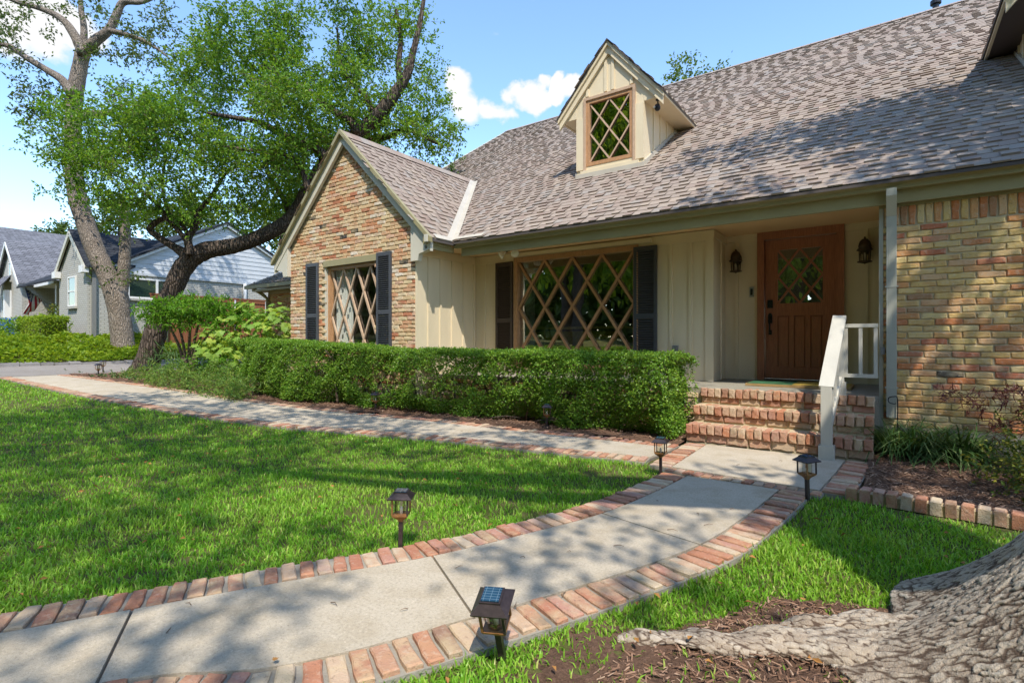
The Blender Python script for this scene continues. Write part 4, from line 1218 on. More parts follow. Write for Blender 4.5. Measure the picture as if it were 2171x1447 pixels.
shingles(wroof, (-15.35, 8.08, 2.70), (1, 0, 0), np.array([0, 1, .6]), 5.7, 3.3, lambda p: p[0] > -15.4 + (p[1] - 8.1) * .96, 0, 4)
m = MB(); m.box(-15.45, -9.6, 8.02, 8.12, 2.58, 2.68); m.build('wing_gutter', M['gutter'], house)
m = MB(); m.box(-15.2, -9.6, 8.12, 8.5, 2.50, 2.56); m.build('wing_soffit', M['gutter'], house)
m = MB(); m.tube([(-15.1, 8.1, 2.6), (-15.0, 8.35, 2.42), (-14.92, 8.44, 2.3), (-14.92, 8.44, 0.3)], .05, 8); m.build('wing_downspout', M['gutter'], house)
shutter(-12.55, -12.25, 1.2, 2.4, 8.49, M['shutter'], house)
# brick steps
steps = thing('porch_steps', 'worn red brick steps of three risers up to the front door', 'steps', (-1, 6, 0))
SX0, SX1 = -1.82, -0.125
levels = [(5.745, 0.195), (6.03, 0.368), (6.315, 0.54)]
Ms = []
core = MB()
for i, (yf, zt) in enumerate(levels):
    core.box(SX0 + .01, SX1 - .01, yf + .03, (6.40 if i < 2 else 6.42), -.1, zt - .012 - .0005 * i)
core.build('mortar_core', M['mortar'], steps)
prev = 0.0
for i, (yf, zt) in enumerate(levels):
    # rowlock header course at the nosing: bricks on edge showing ends, with their tops running back
    n = 22
    rl_h = 0.098
    for k in range(n):
        x = SX0 + .005 + (k + .5) * (SX1 - SX0 - .01) / n
        dx = random.uniform(-.003, .003); dyy = random.uniform(-.012, .008)
        Ms.append((frame((0, 0, 1), (-1, 0, 0), (0, -1, 0), (x + dx, yf + .04 + dyy, zt - rl_h / 2 + random.uniform(-.005, .005)), rl_h / .193, 1.0), 'a'))
        Ms.append((frame((0, 1, 0), (-1, 0, 0), (0, 0, 1), (x + dx, yf + .155, zt - .055 + random.uniform(-.004, .004)), 1.1, 1.0), 'a'))
    # stretcher course under
    zb = prev; hgt = zt - rl_h - prev
    x = SX0 + .004 - (i % 2) * .1
    while x < SX1 - .05:
        a, b = max(x, SX0 + .004), min(x + .212, SX1)
        if b - a > .05: Ms.append((frame((1, 0, random.uniform(-.02, .02)), (0, 0, 1), (0, -1, 0), ((a + b) / 2, yf + .065 + random.uniform(-.006, .006), zb + hgt / 2), (b - a - .012) / .193, (hgt - .008) / .066), 'b'))
        x += .212
    prev = zt
lay('brick', VS, [m[0] for m in Ms], M['step_brick'], steps, 300)

# ------------------------------------------------------------------ things about the porch
rail = thing('stair_railing', 'pale painted wooden stair railing with a sloping flat handrail', 'railing', (-0.47, 5.7, 0))
rm = M['rail']
pb, pt_ = Vector((-0.485, 5.67, 0.685)), Vector((-0.43, 6.36, 1.335))
MB().box(-.53, -.44, 5.63, 5.71, .1, .67).build('newel_post', rm, rail)
MB().box(-.548, -.422, 5.612, 5.728, -.02, .125).build('post_base', rm, rail)
nrm = (pt_ - pb).normalized().cross(Vector((1, 0, 0))).normalized()
if nrm.z < 0: nrm = -nrm
MB().bar(pb - (pt_ - pb) * .04, pt_, .118, .038, nrm).build('handrail', rm, rail)
MB().bar((-.475, 5.71, .24), (-.425, 6.30, .70), .04, .07, nrm).build('lower_rail', rm, rail)
MB().box(-.47, -.39, 6.33, 6.41, FLOOR - .005, 1.30).build('upper_post', rm, rail)
MB().box(-.485, -.375, 6.315, 6.425, FLOOR - .003, FLOOR + .13).build('post_base', rm, rail)
for f in (.2, .4, .6, .8):
    a = Vector((-.475, 5.71, .24)).lerp(Vector((-.425, 6.30, .70)), f); b = pb.lerp(pt_, f)
    MB().box(b.x - .017, b.x + .017, a.y - .017, a.y + .017, a.z + .02, b.z - .03).build('baluster', rm, rail)
MB().box(-.389, -.105, 6.345, 6.39, 1.225, 1.262).build('top_rail', rm, rail)
MB().box(-.389, -.105, 6.345, 6.385, .72, .757).build('bottom_rail', rm, rail)
for xx in (-.375, -.25, -.125): MB().box(xx - .016, xx + .016, 6.35, 6.38, .7571, 1.2249).build('baluster', rm, rail)

mat_ = thing('doormat', 'coir doormat with a green and yellow band lying at the front door', 'doormat', (-0.9, 7.2, FLOOR))
MB().box(-1.46, -.36, 6.95, 7.55, FLOOR, FLOOR + .028).build('coir_base', M['coir'], mat_)
MB().box(-1.44, -.95, 6.97, 7.53, FLOOR + .0285, FLOOR + .034).build('green_pile', M['mat_green'], mat_)
MB().box(-.948, -.38, 6.97, 7.53, FLOOR + .0285, FLOOR + .034).build('yellow_pile', M['mat_yellow'], mat_)

def lantern(x, zt, label):
    t = thing('wall_lantern', label, 'lantern', (x, DY - .02, zt), 'bronze lanterns beside the front door')
    y = DY - .135; b = M['bronze']
    m = MB(); m.lathe([(.03, 0), (.055, .0), (.06, .004), (.05, .02), (.0, .03)], (0, 0, 0), 14)
    m.v = [(x + p[0], DY - .021 - p[2], zt - .10 + p[1] * 1.5) for p in m.v]; m.build('backplate', b, t, True)
    MB().tube(catmull([(x, DY - .03, zt - .08), (x, DY - .07, zt + .0), (x, y, zt + .02), (x, y, zt - .01)], 4).tolist(), .011, 8).build('arm', b, t, True)
    MB().lathe([(.0, .005), (.03, .0), (.055, -.03), (.068, -.075), (.07, -.10), (.062, -.105), (.09, -.135), (.085, -.142), (.0, -.142)], (x, y, zt), 18).build('hood', b, t, True)
    MB().lathe([(.058, -.143), (.052, -.272)], (x, y, zt), 6, rot=.3).build('glass_panes', M['lamp_glass'], t)
    for k in range(6):
        q = 2 * math.pi * k / 6 + .3
        MB().tube([(x + .062 * math.cos(q), y + .062 * math.sin(q), zt - .142), (x + .056 * math.cos(q), y + .056 * math.sin(q), zt - .272)], .0065, 5).build('cage_bar', b, t)
    MB().lathe([(.06, -.272), (.078, -.276), (.082, -.288), (.05, -.295), (.012, -.305), (.0, -.315)], (x, y, zt), 18).build('base', b, t, True)
    MB().lathe([(.012, -.27), (.014, -.20), (.006, -.17), (0, -.165)], (x, y, zt), 8).build('bulb', M['bulb'], t, True)
lantern(-1.787, 2.35, 'bronze lantern on the wall between the doorbell and the corner of the recess')
lantern(-0.268, 2.355, 'bronze lantern on the wall above the small porch railing')
t = thing('doorbell', 'small silver and black doorbell button on the siding beside the door', 'doorbell', (-1.602, DY, 1.775))
MB().box(-1.63, -1.574, DY - .022, DY - .001, 1.705, 1.845).build('plate', M['steel'], t)
MB().box(-1.617, -1.587, DY - .027, DY - .0221, 1.73, 1.82).build('button', M['black_metal'], t)
t = thing('outlet_cover', 'grey weatherproof outlet box on the siding above the end of the hedge', 'outlet', (-2.45, WY, .98))
MB().box(-2.49, -2.415, WY - .05, WY - .001, .90, 1.02).build('cover', M['plastic_grey'], t)
MB().box(-2.48, -2.425, WY - .056, WY - .051, .92, 1.00).build('lid', M['steel'], t)
t = thing('outlet_cover', 'small dark outlet on the narrow brick strip beside the downspout', 'outlet', (-.07, BW, .99))
MB().box(-.085, -.052, BW - .05, BW - .014, .955, 1.025).build('cover', M['plastic_grey'], t)
t = thing('hose_hook', 'black wire hook fixed beside the foot of the downspout', 'hook', (.05, BW - .09, .4))
m = MB(); m.tube(catmull([(.05, BW - .10, .02), (.05, BW - .10, .30), (.05, BW - .10, .52), (.02, BW - .12, .545), (-.02, BW - .12, .53), (-.02, BW - .12, .49), (.02, BW - .12, .475), (.04, BW - .12, .48)], 4).tolist(), .005, 6)
m.build('wire', M['black_metal'], t, True)
t = thing('floodlight', 'twin white bulb floodlight under the porch ceiling', 'floodlight', (-5.0, 6.95, 2.59))
MB().lathe([(.055, 0), (.055, -.02), (.02, -.03), (.0, -.03)], (-5.0, 6.95, 2.59), 14).build('canopy', M['bronze'], t, True)
for s, dz in ((-1, -.0), (1, -.01)):
    MB().tube([(-5.0, 6.95, 2.565), (-5.0 + s * .06, 6.93, 2.54), (-5.0 + s * .085, 6.91, 2.525)], .016, 8).build('arm', M['bronze'], t, True)
    c = Vector((-5.0 + s * .085, 6.91, 2.525)); d = Vector((s * .55, -.6, -.5)).normalized()
    m = MB()
    prof = [(0, 0.018), (.02, .02), (.05, .035), (.08, .058), (.105, .066), (.118, .055), (.124, .0)]
    m.tube([c + d * a for a, r_ in prof], [max(r_, .002) for a, r_ in prof], 14)
    m.build('bulb', M['bulb'], t, True)
t = thing('security_camera', 'small black security camera under the eave of the dormer', 'camera', (-3.03, 8.2, 4.95))
m = MB(); m.lathe([(.035, 0), (.035, -.012), (.012, -.02), (.012, -.09), (.0, -.09)], (-3.03, 8.22, 4.935), 12); m.build('mount', M['black_metal'], t, True)
m = MB(); m.lathe([(.0, .05), (.035, .04), (.047, .0), (.047, -.03), (.03, -.055), (0, -.06)], (-3.03, 8.20, 4.81), 14); m.build('body', M['black_metal'], t, True)
MB().tube([(-3.06, 8.165, 4.805), (-3.068, 8.15, 4.80)], .018, 12).build('lens', M['steel'], t)

# solar path lamps
def solar_lamp(label, x, y, rot=0.4, tilt=None, src=None, h=.153, small=False):
    z = float(gz(x))
    root = thing('solar_path_light', label, 'path light', (0, 0, 0), 'solar lights along the walks')
    b = M['lamp_metal']; s = .78 if small else 1.0
    hh = h
    MB().box(-.011, .011, -.011, .011, -.04, hh - .018).build('stake', b, root)
    MB().lathe([(.017 * s, hh - .02), (.02 * s, hh - .01), (.058 * s, hh + .014), (.060 * s, hh + .022)], (0, 0, 0), 4, rot=math.pi / 4).build('cup', M['amber'], root)
    a = .040 * s; H = .085
    for i in (-1, 1):
        for j in (-1, 1):
            MB().box(i * a - .004, i * a + .004, j * a - .004, j * a + .004, hh + .022, hh + .022 + H).build('corner_bar', M['amber'] if (i + j) else b, root)
    MB().lathe([(.033 * s, hh + .022), (.033 * s, hh + .022 + H)], (0, 0, 0), 16).build('glass_tube', M['lamp_glass'], root)
    MB().lathe([(.009, hh + .022), (.009, hh + .05), (.005, hh + .06), (0, hh + .062)], (0, 0, 0), 8).build('bulb', M['bulb'], root, True)
    zc = hh + .022 + H
    MB().lathe([(.088 * s, zc), (.090 * s, zc + .006), (.052 * s, zc + .030), (.052 * s, zc + .036), (.0, zc + .036)], (0, 0, 0), 4, rot=math.pi / 4).build('cap', b, root)
    q = .031 * s
    MB().box(-q, q, -q, q, zc + .0365, zc + .041).build('solar_panel', M['solar'], root)
    root.location = (x, y, z - .005)
    root.rotation_euler = (tilt[0] if tilt else 0, tilt[1] if tilt else 0, rot)
    return root
def copy_thing(o, label):
    c = o.copy(); col.objects.link(c); c['label'] = label
    for ch in o.children:
        d = ch.copy(); col.objects.link(d); d.parent = c
    return c
L0 = solar_lamp('leaning square solar light at the brick edge, solar panel tipped to view', -1.115, 1.50, 0.32, (0.15, -0.07))
L0.location.z -= 0.035
L0.rotation_euler = (Matrix.Rotation(.30, 3, Vector((.8, .6, 0))) @ Matrix.Rotation(.13, 3, Vector((.583, -.812, 0))) @ Matrix.Rotation(.40, 3, 'Z')).to_euler()
lamps = [('square solar light in the lawn with amber bars, beside the lower walk', -2.14, 1.955, .62, (0, .02)), ('solar light standing in the corner of grass where the two walks meet', -1.55, 4.27, 0.15, (.02, 0)),
         ('solar light on the landing corner in front of the stair railing', -.475, 4.20, .95, (0, -.03)), ('solar light in the mulch before the thin part of the hedge near the steps', -3.5, 5.62, .5, (0, .02)),
         ('solar light in the mulch before the middle of the hedge', -6.35, 5.30, .3, (0, 0)), ('solar light standing among feathery shrubs beside the curving walk', -9.25, 4.95, .9, (0, .02)),
         ('solar light at the end of the walk beside the driveway, taller looking of the pair', -14.75, 4.3, .2, (0, .03)), ('solar light at the driveway edge, shorter looking of the far pair', -15.95, 4.75, .2, (0, -.03)),
         ('solar light almost hidden by low plants before the leaning tree', -13.9, 4.95, .4, (.05, 0))]
for lab, x, y, rz, tl in lamps:
    c = copy_thing(L0, lab)
    c.location = (x, y, float(gz(x)) - .005); c.rotation_euler = (tl[0], tl[1], rz)

# ------------------------------------------------------------------ trees and plants
def leaf_cloud(p, d, L, W, fold=.25, seed=1):
    """one folded four-cornered leaf per point p along direction d"""
    r = np.random.default_rng(seed); n = len(p)
    L = np.broadcast_to(L, n) * r.uniform(.7, 1.25, n); W = np.broadcast_to(W, n) * r.uniform(.75, 1.25, n)
    d = d / np.linalg.norm(d, axis=1, keepdims=True)
    up = r.normal(0, 1, (n, 3)); up[:, 2] = np.abs(up[:, 2]) + .6
    s = np.cross(d, up); s /= np.linalg.norm(s, axis=1, keepdims=True) + 1e-9
    nn = np.cross(s, d)
    L = L[:, None]; W = W[:, None]
    V = np.stack([p, p + d * L * .45 + s * W * .5 + nn * W * fold, p + d * L - nn * L * .12, p + d * L * .45 - s * W * .5 + nn * W * fold], 1)
    return V.reshape(-1, 3), np.arange(n * 4).reshape(n, 4)
def sprays(centres, outdir, per, length, L, W, seed, droop=.15, twig_r=.004, spread=.8):
    """twigs carrying leaves: returns leaf verts, faces, twig verts, faces"""
    r = np.random.default_rng(seed); n = len(centres)
    d = outdir + r.normal(0, .55, (n, 3)); d /= np.linalg.norm(d, axis=1, keepdims=True)
    ln = r.uniform(.6, 1.3, n) * length
    t = (np.arange(per)[None, :] + r.uniform(0, 1, (n, per))) / per
    p = centres[:, None, :] + d[:, None, :] * (t * ln[:, None])[:, :, None]
    p = p + r.normal(0, length * .10 * spread, p.shape)
    p[:, :, 2] -= droop * (t ** 2) * ln[:, None]
    ld = d[:, None, :] * .6 + r.normal(0, .7, p.shape); ld[:, :, 2] -= .15
    V, F = leaf_cloud(p.reshape(-1, 3), ld.reshape(-1, 3), L, W, seed=seed + 1)
    a = centres; b = centres + d * ln[:, None]; b[:, 2] -= droop * ln
    s = np.cross(d, [0.2, 0.1, 1.0]); s /= np.linalg.norm(s, axis=1, keepdims=True) + 1e-9
    q = np.cross(d, s)
    TV = np.stack([a + s * twig_r, a - s * twig_r * .5 + q * twig_r, a - s * twig_r * .5 - q * twig_r, b], 1).reshape(-1, 3)
    k = np.arange(n)[:, None] * 4
    TF = np.concatenate([k + np.array([[0, 1, 3, 3]]), k + np.array([[1, 2, 3, 3]]), k + np.array([[2, 0, 3, 3]])])
    return V, F, TV, TF
def tri_fix(F):
    return F
def foliage(name, parent, mat, parts, stuff=True):
    V = []; F = []; b = 0
    for v, f in parts:
        V.append(v); F.append(f + b); b += len(v)
    o = np_mesh(name, np.concatenate(V), np.concatenate(F), mat, parent)
    if stuff: tag(o, kind='stuff')
    return o
def twigs(name, parent, mat, TV, TF):
    k = len(TV) // 4
    q = np.arange(k)[:, None] * 4
    T = np.concatenate([q + np.array([[0, 1, 3]]), q + np.array([[1, 2, 3]]), q + np.array([[2, 0, 3]])])
    o = np_mesh(name, TV, T, mat, parent)
    return tag(o, kind='stuff')
def blob_points(blobs, dens, seed, shell=.45):
    """points in ellipsoids (centre, radii), thicker towards the outside; also outward directions"""
    r = np.random.default_rng(seed)
    P = []; D = []
    for c, rad in blobs:
        c = np.array(c, float); rad = np.array(rad, float)
        n = max(3, int(dens * (rad[0] * rad[1] * rad[2]) ** (2 / 3)))
        u = r.normal(0, 1, (n, 3)); u /= np.linalg.norm(u, axis=1, keepdims=True)
        q = r.uniform(0, 1, n) ** shell
        P.append(c + u * rad * q[:, None]); dd = u.copy(); dd[:, 2] += .25; D.append(dd)
    return np.concatenate(P), np.concatenate(D)
def crown(parent, mat, blobs, dens, per, length, L, W, seed, twig_mat=None, name='crown', shell=.45, droop=.15, twig_r=.004):
    P, D = blob_points(blobs, dens, seed, shell)
    V, F, TV, TF = sprays(P, D, per, length, L, W, seed, droop, twig_r)
    o = foliage(name, parent, mat, [(V, F)])
    if twig_mat: twigs('twigs', o, twig_mat, TV, TF)
    return o
def limb(name, pts, radii, parent, mat, n=12, per=5, jit=.05, seed=1, wob=0.0):
    P = catmull(pts, per)
    rr = np.interp(np.linspace(0, len(pts) - 1, len(P)), np.arange(len(pts)), radii)
    if wob:
        r = np.random.default_rng(seed)
        P = P + np.cumsum(r.normal(0, wob, P.shape), 0) * np.linspace(0, 1, len(P))[:, None] * .3
    m = MB(); m.tube(P.tolist(), rr.tolist(), n, 0, jit, seed)
    return m.build(name, mat, parent, True)
def px_path(l, d):
    """[(px, py, half width in px)] at forward distance d (number or list)"""
    ds = d if isinstance(d, (list, tuple)) else [d] * len(l)
    return [at(a, b, q) for (a, b, c), q in zip(l, ds)], [c * q / 1120 for (a, b, c), q in zip(l, ds)]

# leaning elm by the driveway
elm = thing('leaning_tree', 'dark barked tree leaning over the gable with a broad bright green crown', 'tree', (-15.2, 5.4, .28))
D0 = 13.2
def elimb(l, d=D0, n=12, name='limb', seed=1, jit=.06):
    p, r = px_path(l, d)
    return limb(name, p, r, elm, M['bark_dark'], n, 6, jit, seed)
p, r = px_path([(288, 812, 38), (312, 765, 30), (335, 690, 28), (366, 615, 26), (392, 563, 26), (432, 533, 25), (500, 520, 21), (562, 497, 20), (618, 462, 20), (655, 402, 21), (692, 343, 20), (742, 296, 20), (790, 255, 18), (832, 205, 17), (862, 160, 13), (876, 110, 9), (890, 50, 7), (900, -10, 5)], [13.2] * 9 + [13.1, 13, 13, 13, 13, 13, 13, 13, 13])
r = [q * .74 for q in r]
limb('trunk', p, r, elm, M['bark_dark'], 20, 8, .05, 3)
elimb([(405, 548, 14), (372, 525, 8), (340, 505, 7), (318, 487, 6.5), (332, 470, 6), (350, 458, 5), (330, 430, 4), (300, 405, 3), (270, 370, 2)], 13.1, 8, seed=2)
elimb([(350, 460, 5), (375, 485, 5), (400, 518, 6), (402, 540, 8)], 12.9, 8, seed=12)
elimb([(402, 535, 9), (400, 505, 7), (415, 478, 6.5), (420, 450, 5), (445, 420, 4), (470, 380, 3), (500, 340, 2)], 13.0, 8, seed=3)
elimb([(400, 500, 5), (385, 475, 4.5), (360, 455, 4), (345, 400, 3), (350, 330, 2)], 13.1, 8, seed=4)
elimb([(690, 335, 9), (672, 315, 9), (640, 305, 8), (590, 280, 7), (550, 260, 6), (500, 250, 5), (440, 240, 3)], 12.7, 8, seed=5)
elimb([(755, 282, 9), (745, 258, 8), (715, 240, 7), (680, 215, 6), (650, 190, 5), (600, 165, 4), (560, 140, 3)], 12.8, 8, seed=6)
elimb([(790, 250, 8), (785, 225, 7), (770, 200, 5), (740, 170, 4), (720, 120, 3), (715, 60, 2)], 13.3, 8, seed=7)
elimb([(760, 300, 8), (820, 290, 7), (860, 275, 5), (900, 290, 4), (940, 310, 3)], 13.6, 8, seed=8)
elimb([(850, 190, 8), (845, 140, 6), (850, 80, 5), (840, 20, 3)], 13.4, 8, seed=9)
elimb([(620, 465, 8), (600, 420, 6), (570, 370, 5), (560, 310, 4)], 13.9, 8, seed=10)
elimb([(655, 405, 8), (640, 360, 6), (610, 330, 5), (540, 320, 4), (470, 310, 3)], 12.3, 8, seed=11)
bl = []
for (a, b, c, dd) in [(250, 330, 95, 13.0), (180, 330, 62, 13.2), (165, 395, 46, 13.0), (330, 315, 105, 12.6), (300, 250, 60, 13.4), (250, 240, 52, 13.2), (415, 260, 105, 13.2), (505, 190, 105, 13.3), (545, 320, 110, 12.4),
                      (640, 110, 95, 13.4), (670, 235, 105, 12.8), (470, 385, 85, 12.6), (360, 400, 70, 12.4), (260, 415, 50, 12.6), (770, 90, 85, 13.5), (760, 215, 95, 13.2), (855, 60, 42, 13.4), (840, 250, 75, 13.4), (885, 300, 58, 13.8), (930, 320, 38, 13.8),
                      (620, 400, 50, 14.0), (400, 140, 60, 13.8), (560, 110, 72, 13.6), (700, 30, 70, 13.6), (600, 60, 50, 13.4), (480, 120, 60, 13.8), (585, 440, 42, 14.2), (135, 250, 40, 13.2), (110, 300, 35, 13.0), (440, 455, 36, 13.4), (310, 445, 36, 13.0), (820, 15, 55, 13.4), (905, 240, 40, 13.6), (880, 150, 40, 13.5), (740, 330, 40, 14.4), (350, 200, 46, 13.4), (420, 190, 55, 13.5), (690, 325, 46, 13.9), (630, 320, 50, 13.6), (520, 420, 56, 13.4), (440, 340, 66, 12.8), (730, 150, 70, 13.6), (580, 220, 70, 13.0)]:
    R_ = c * dd / 1120
    rr = np.random.default_rng(int(a + b))
    for _ in range(6):
        o = rr.normal(0, .55, 3)
        bl.append((at(a, b, dd) + o * R_ * np.array([1, 1, .8]), np.array([.5, .5, .36]) * R_ * rr.uniform(.7, 1.15)))
crown(elm, M['oak_leaf'], bl, 300, 9, .34, .088, .05, 21, M['twig'], shell=.6)

# pale trunk on the neighbour's bank
oak = thing('pale_tree', 'tall tree with a pale scarred forked trunk and sparse foliage on the neighbours bank', 'tree', (-20.7, 6.7, .69))
def olimb(l, d=17.5, n=10, name='limb', seed=1, jit=.04):
    p, r = px_path(l, d)
    r = [q * .86 for q in r]
    return limb(name, p, r, oak, M['bark_pale'], n, 6, jit, seed)
olimb([(262, 750, 29), (260, 725, 25), (254, 670, 23), (246, 625, 25), (226, 580, 21), (202, 530, 21), (182, 475, 20), (165, 420, 20), (156, 350, 18), (155, 280, 17), (158, 210, 17), (168, 150, 16), (178, 100, 15)], 17.5, 18, 'trunk', 2, .04)
olimb([(252, 640, 17), (261, 590, 14), (265, 540, 12.5), (266, 490, 11), (262, 455, 10), (258, 432, 8)], 17.6, 12, 'limb', 4, .06)
olimb([(176, 115, 12), (155, 70, 10), (130, 40, 8), (90, 20, 6), (40, 5, 5), (0, -10, 4)], 17.3, seed=5)
olimb([(178, 110, 13), (205, 85, 12), (232, 62, 10), (248, 30, 9), (262, 5, 8), (300, 5, 5), (340, -10, 3)], 17.5, seed=6)
olimb([(176, 110, 9), (178, 60, 7), (172, 20, 6), (170, -30, 4)], 17.8, seed=7)
olimb([(152, 200, 12), (132, 170, 10), (98, 148, 8), (60, 125, 7), (20, 98, 6), (-30, 90, 4)], 17.2, seed=8)
olimb([(172, 245, 9), (195, 243, 10), (220, 240, 8), (245, 233, 5), (275, 215, 3)], 17.4, seed=9)
olimb([(232, 65, 7), (262, 72, 6), (300, 85, 5), (335, 105, 3), (360, 125, 2)], 17.2, seed=10)
bl = []
for (a, b, c) in [(40, 15, 42), (10, 55, 32), (60, 50, 26), (20, 110, 30), (62, 140, 26), (110, 175, 26), (95, 15, 30), (150, 10, 26), (200, 15, 28), (255, 60, 26), (300, 50, 36), (335, 30, 36), (330, 90, 38), (300, 110, 36), (355, 115, 30), (270, 110, 28),
                  (60, 215, 34), (95, 225, 30), (110, 205, 26), (75, 250, 28), (120, 270, 28), (225, 120, 22), (345, 60, 26), (60, 185, 20), (230, 205, 26), (260, 195, 30), (10, 85, 26), (145, 215, 14), (200, 110, 12)]:
    R_ = c * 17.5 / 1120
    rr = np.random.default_rng(int(a * 3 + b))
    for _ in range(4):
        bl.append((at(a, b, 17.4 + rr.normal(0, .5)) + rr.normal(0, .5, 3) * R_ * np.array([1, 1, .6]), np.array([.5, .5, .28]) * R_))
for (a, b, c) in [(160, 280, 16), (160, 330, 16), (162, 400, 14), (172, 440, 12), (268, 480, 18), (262, 430, 24), (238, 590, 14), (205, 560, 10), (280, 600, 12), (290, 580, 10)]:
    bl.append((at(a, b, 17.1), np.array([c, c, c]) * 17.1 / 1120))
crown(oak, M['dark_leaf'], bl, 130, 9, .42, .125, .06, 31, M['twig'], shell=.6)

# small spreading maple with bare stems, and the hydrangea
jm = thing('spreading_maple', 'low flat topped green maple with slender bare stems before the wooden fence', 'small tree', (-12.5, 5.3, .2))
base = at(399, 800, 11.6)
for k, (a, b) in enumerate([(345, 672), (372, 665), (405, 660), (430, 655), (452, 668), (475, 672)]):
    e = at(a, b, 11.6 + random.uniform(-.4, .4))
    mid = at(399 + (a - 399) * .35, 735, 11.6)
    limb('stem', [base + np.array([k * .03 - .07, 0, 0]), mid, mid * .35 + e * .65 + np.array([0, 0, .05]), e], [.04, .03, .022, .012], jm, M['bark_small'], 8, 5, .08, k)
bl = []
for (a, b, c) in [(340, 652, 30), (370, 648, 34), (405, 645, 36), (440, 645, 36), (475, 650, 34), (505, 662, 30), (535, 672, 24), (360, 675, 26), (395, 672, 28), (430, 670, 26), (465, 685, 24), (330, 665, 20)]:
    R_ = c * 11.6 / 1120
    bl.append((at(a, b + 4, 11.5 + random.uniform(-.3, .4)), (R_ * 1.0, R_ * 1.6, R_ * .55)))
crown(jm, M['maple_leaf'], bl, 950, 8, .14, .08, .03, 41, M['twig'], shell=.55, droop=.25)

def lobed_leaf(s):
    pts = [(0, 0), (.22, .10), (.46, .02), (.36, .28), (.62, .42), (.34, .52), (.30, .74), (.12, .72), (0, 1.05), (-.12, .72), (-.30, .74), (-.34, .52), (-.62, .42), (-.36, .28), (-.46, .02), (-.22, .10)]
    V = [(x * s, y * s, -.10 * s * abs(x) * 2 + .05 * s * math.sin(y * 3)) for x, y in pts] + [(0, .4 * s, .03 * s)]
    return V, [(i, (i + 1) % 16, 16) for i in range(16)]
hyd = thing('hydrangea', 'bright yellow green shrub with large lobed leaves at the end of the hedge', 'shrub', (-11.1, 5.9, .15))
LV, LF = lobed_leaf(.155)
lme = bpy.data.meshes.new('leaf'); lme.from_pydata(LV, [], LF); lme.materials.append(M['hydrangea_leaf']); lme.update()
rr = np.random.default_rng(77)
pts = []
for (a, b, c, dd, n) in [(475, 700, 40, 11.0, 70), (540, 690, 48, 11.3, 110), (590, 690, 40, 11.3, 90), (520, 660, 26, 11.4, 26), (590, 660, 22, 11.5, 22), (460, 740, 40, 10.9, 60), (500, 760, 45, 10.8, 70), (440, 715, 22, 10.9, 20), (560, 740, 40, 11.2, 60), (480, 790, 30, 10.8, 30)]:
    R_ = c * dd / 1120
    for _ in range(n):
        u = rr.normal(0, 1, 3); u /= np.linalg.norm(u)
        pts.append((at(a, b, dd) + u * R_ * rr.uniform(.55, 1.05) * np.array([1, 1, .9]), u))
pts.sort(key=lambda q: -size_of(q[0][None])[0])
JV = []; JF = []; jb = 0
LVn = np.array(LV); LFn = np.array(LF)
for i, (p, u) in enumerate(pts):
    nrm = Vector(u * .6 + np.array([0.25, -.3, .75]) + rr.normal(0, .35, 3)).normalized()
    tip = Vector((u[0] + rr.normal(0, .4), u[1] + rr.normal(0, .4), -.35 + rr.normal(0, .25)))
    tip = (tip - nrm * tip.dot(nrm)).normalized(); sx = tip.cross(nrm)
    s = rr.uniform(.55, 1.15)
    mt = np.eye(4); mt[:3, 0] = np.array(sx) * s; mt[:3, 1] = np.array(tip) * s; mt[:3, 2] = np.array(nrm) * s; mt[:3, 3] = p
    if i < 300:
        o = bpy.data.objects.new('leaf', lme); col.objects.link(o); setp(o, hyd); o.matrix_basis = Matrix(mt.tolist())
    else:
        JV.append(LVn @ mt[:3, :3].T + mt[:3, 3]); JF.append(LFn + jb); jb += len(LVn)
if JV: tag(np_mesh('leaf_field', np.concatenate(JV), np.concatenate(JF), M['hydrangea_leaf'], hyd), kind='stuff')
for k in range(7):
    a = np.array([-11.1 + rr.normal(0, .25), 5.9 + rr.normal(0, .2), .12]); e = at(450 + 25 * k, 690, 11.1)
    limb('stem', [a, (a + e) / 2 + np.array([0, 0, .1]), e], [.018, .014, .007], hyd, M['bark_small'], 6, 4, .05, k)

# boxwood hedge
hedge = thing('hedge', 'long clipped boxwood hedge running before the gable and window wall', 'hedge', (-6, 5.7, 0))
fl = catmull([(-1.98, 5.62), (-2.4, 5.72), (-3.4, 5.76), (-5.0, 5.68), (-6.4, 5.42), (-7.6, 5.15), (-8.8, 4.98), (-9.85, 5.0)], 10)
cumh = np.r_[0, np.cumsum(np.linalg.norm(np.diff(fl, axis=0), axis=1))]
def hedge_pts(n, seed):
    r = np.random.default_rng(seed)
    t = r.uniform(0, cumh[-1], n)
    x = np.interp(t, cumh, fl[:, 0]); y = np.interp(t, cumh, fl[:, 1])
    tx = np.gradient(fl[:, 0]); ty = np.gradient(fl[:, 1]); ln = np.hypot(tx, ty)
    nx = -np.interp(t, cumh, ty / ln); ny = np.interp(t, cumh, tx / ln)       # outwards = away from the house
    sgn = np.where(ny > 0, -1, 1); nx *= sgn; ny *= sgn
    H = .895 + .011 * t + 0.012 * np.sin(t * 1.3) + .010 * np.sin(t * 4.1)
    return r, t, x, y, nx, ny, H
DEP = .62
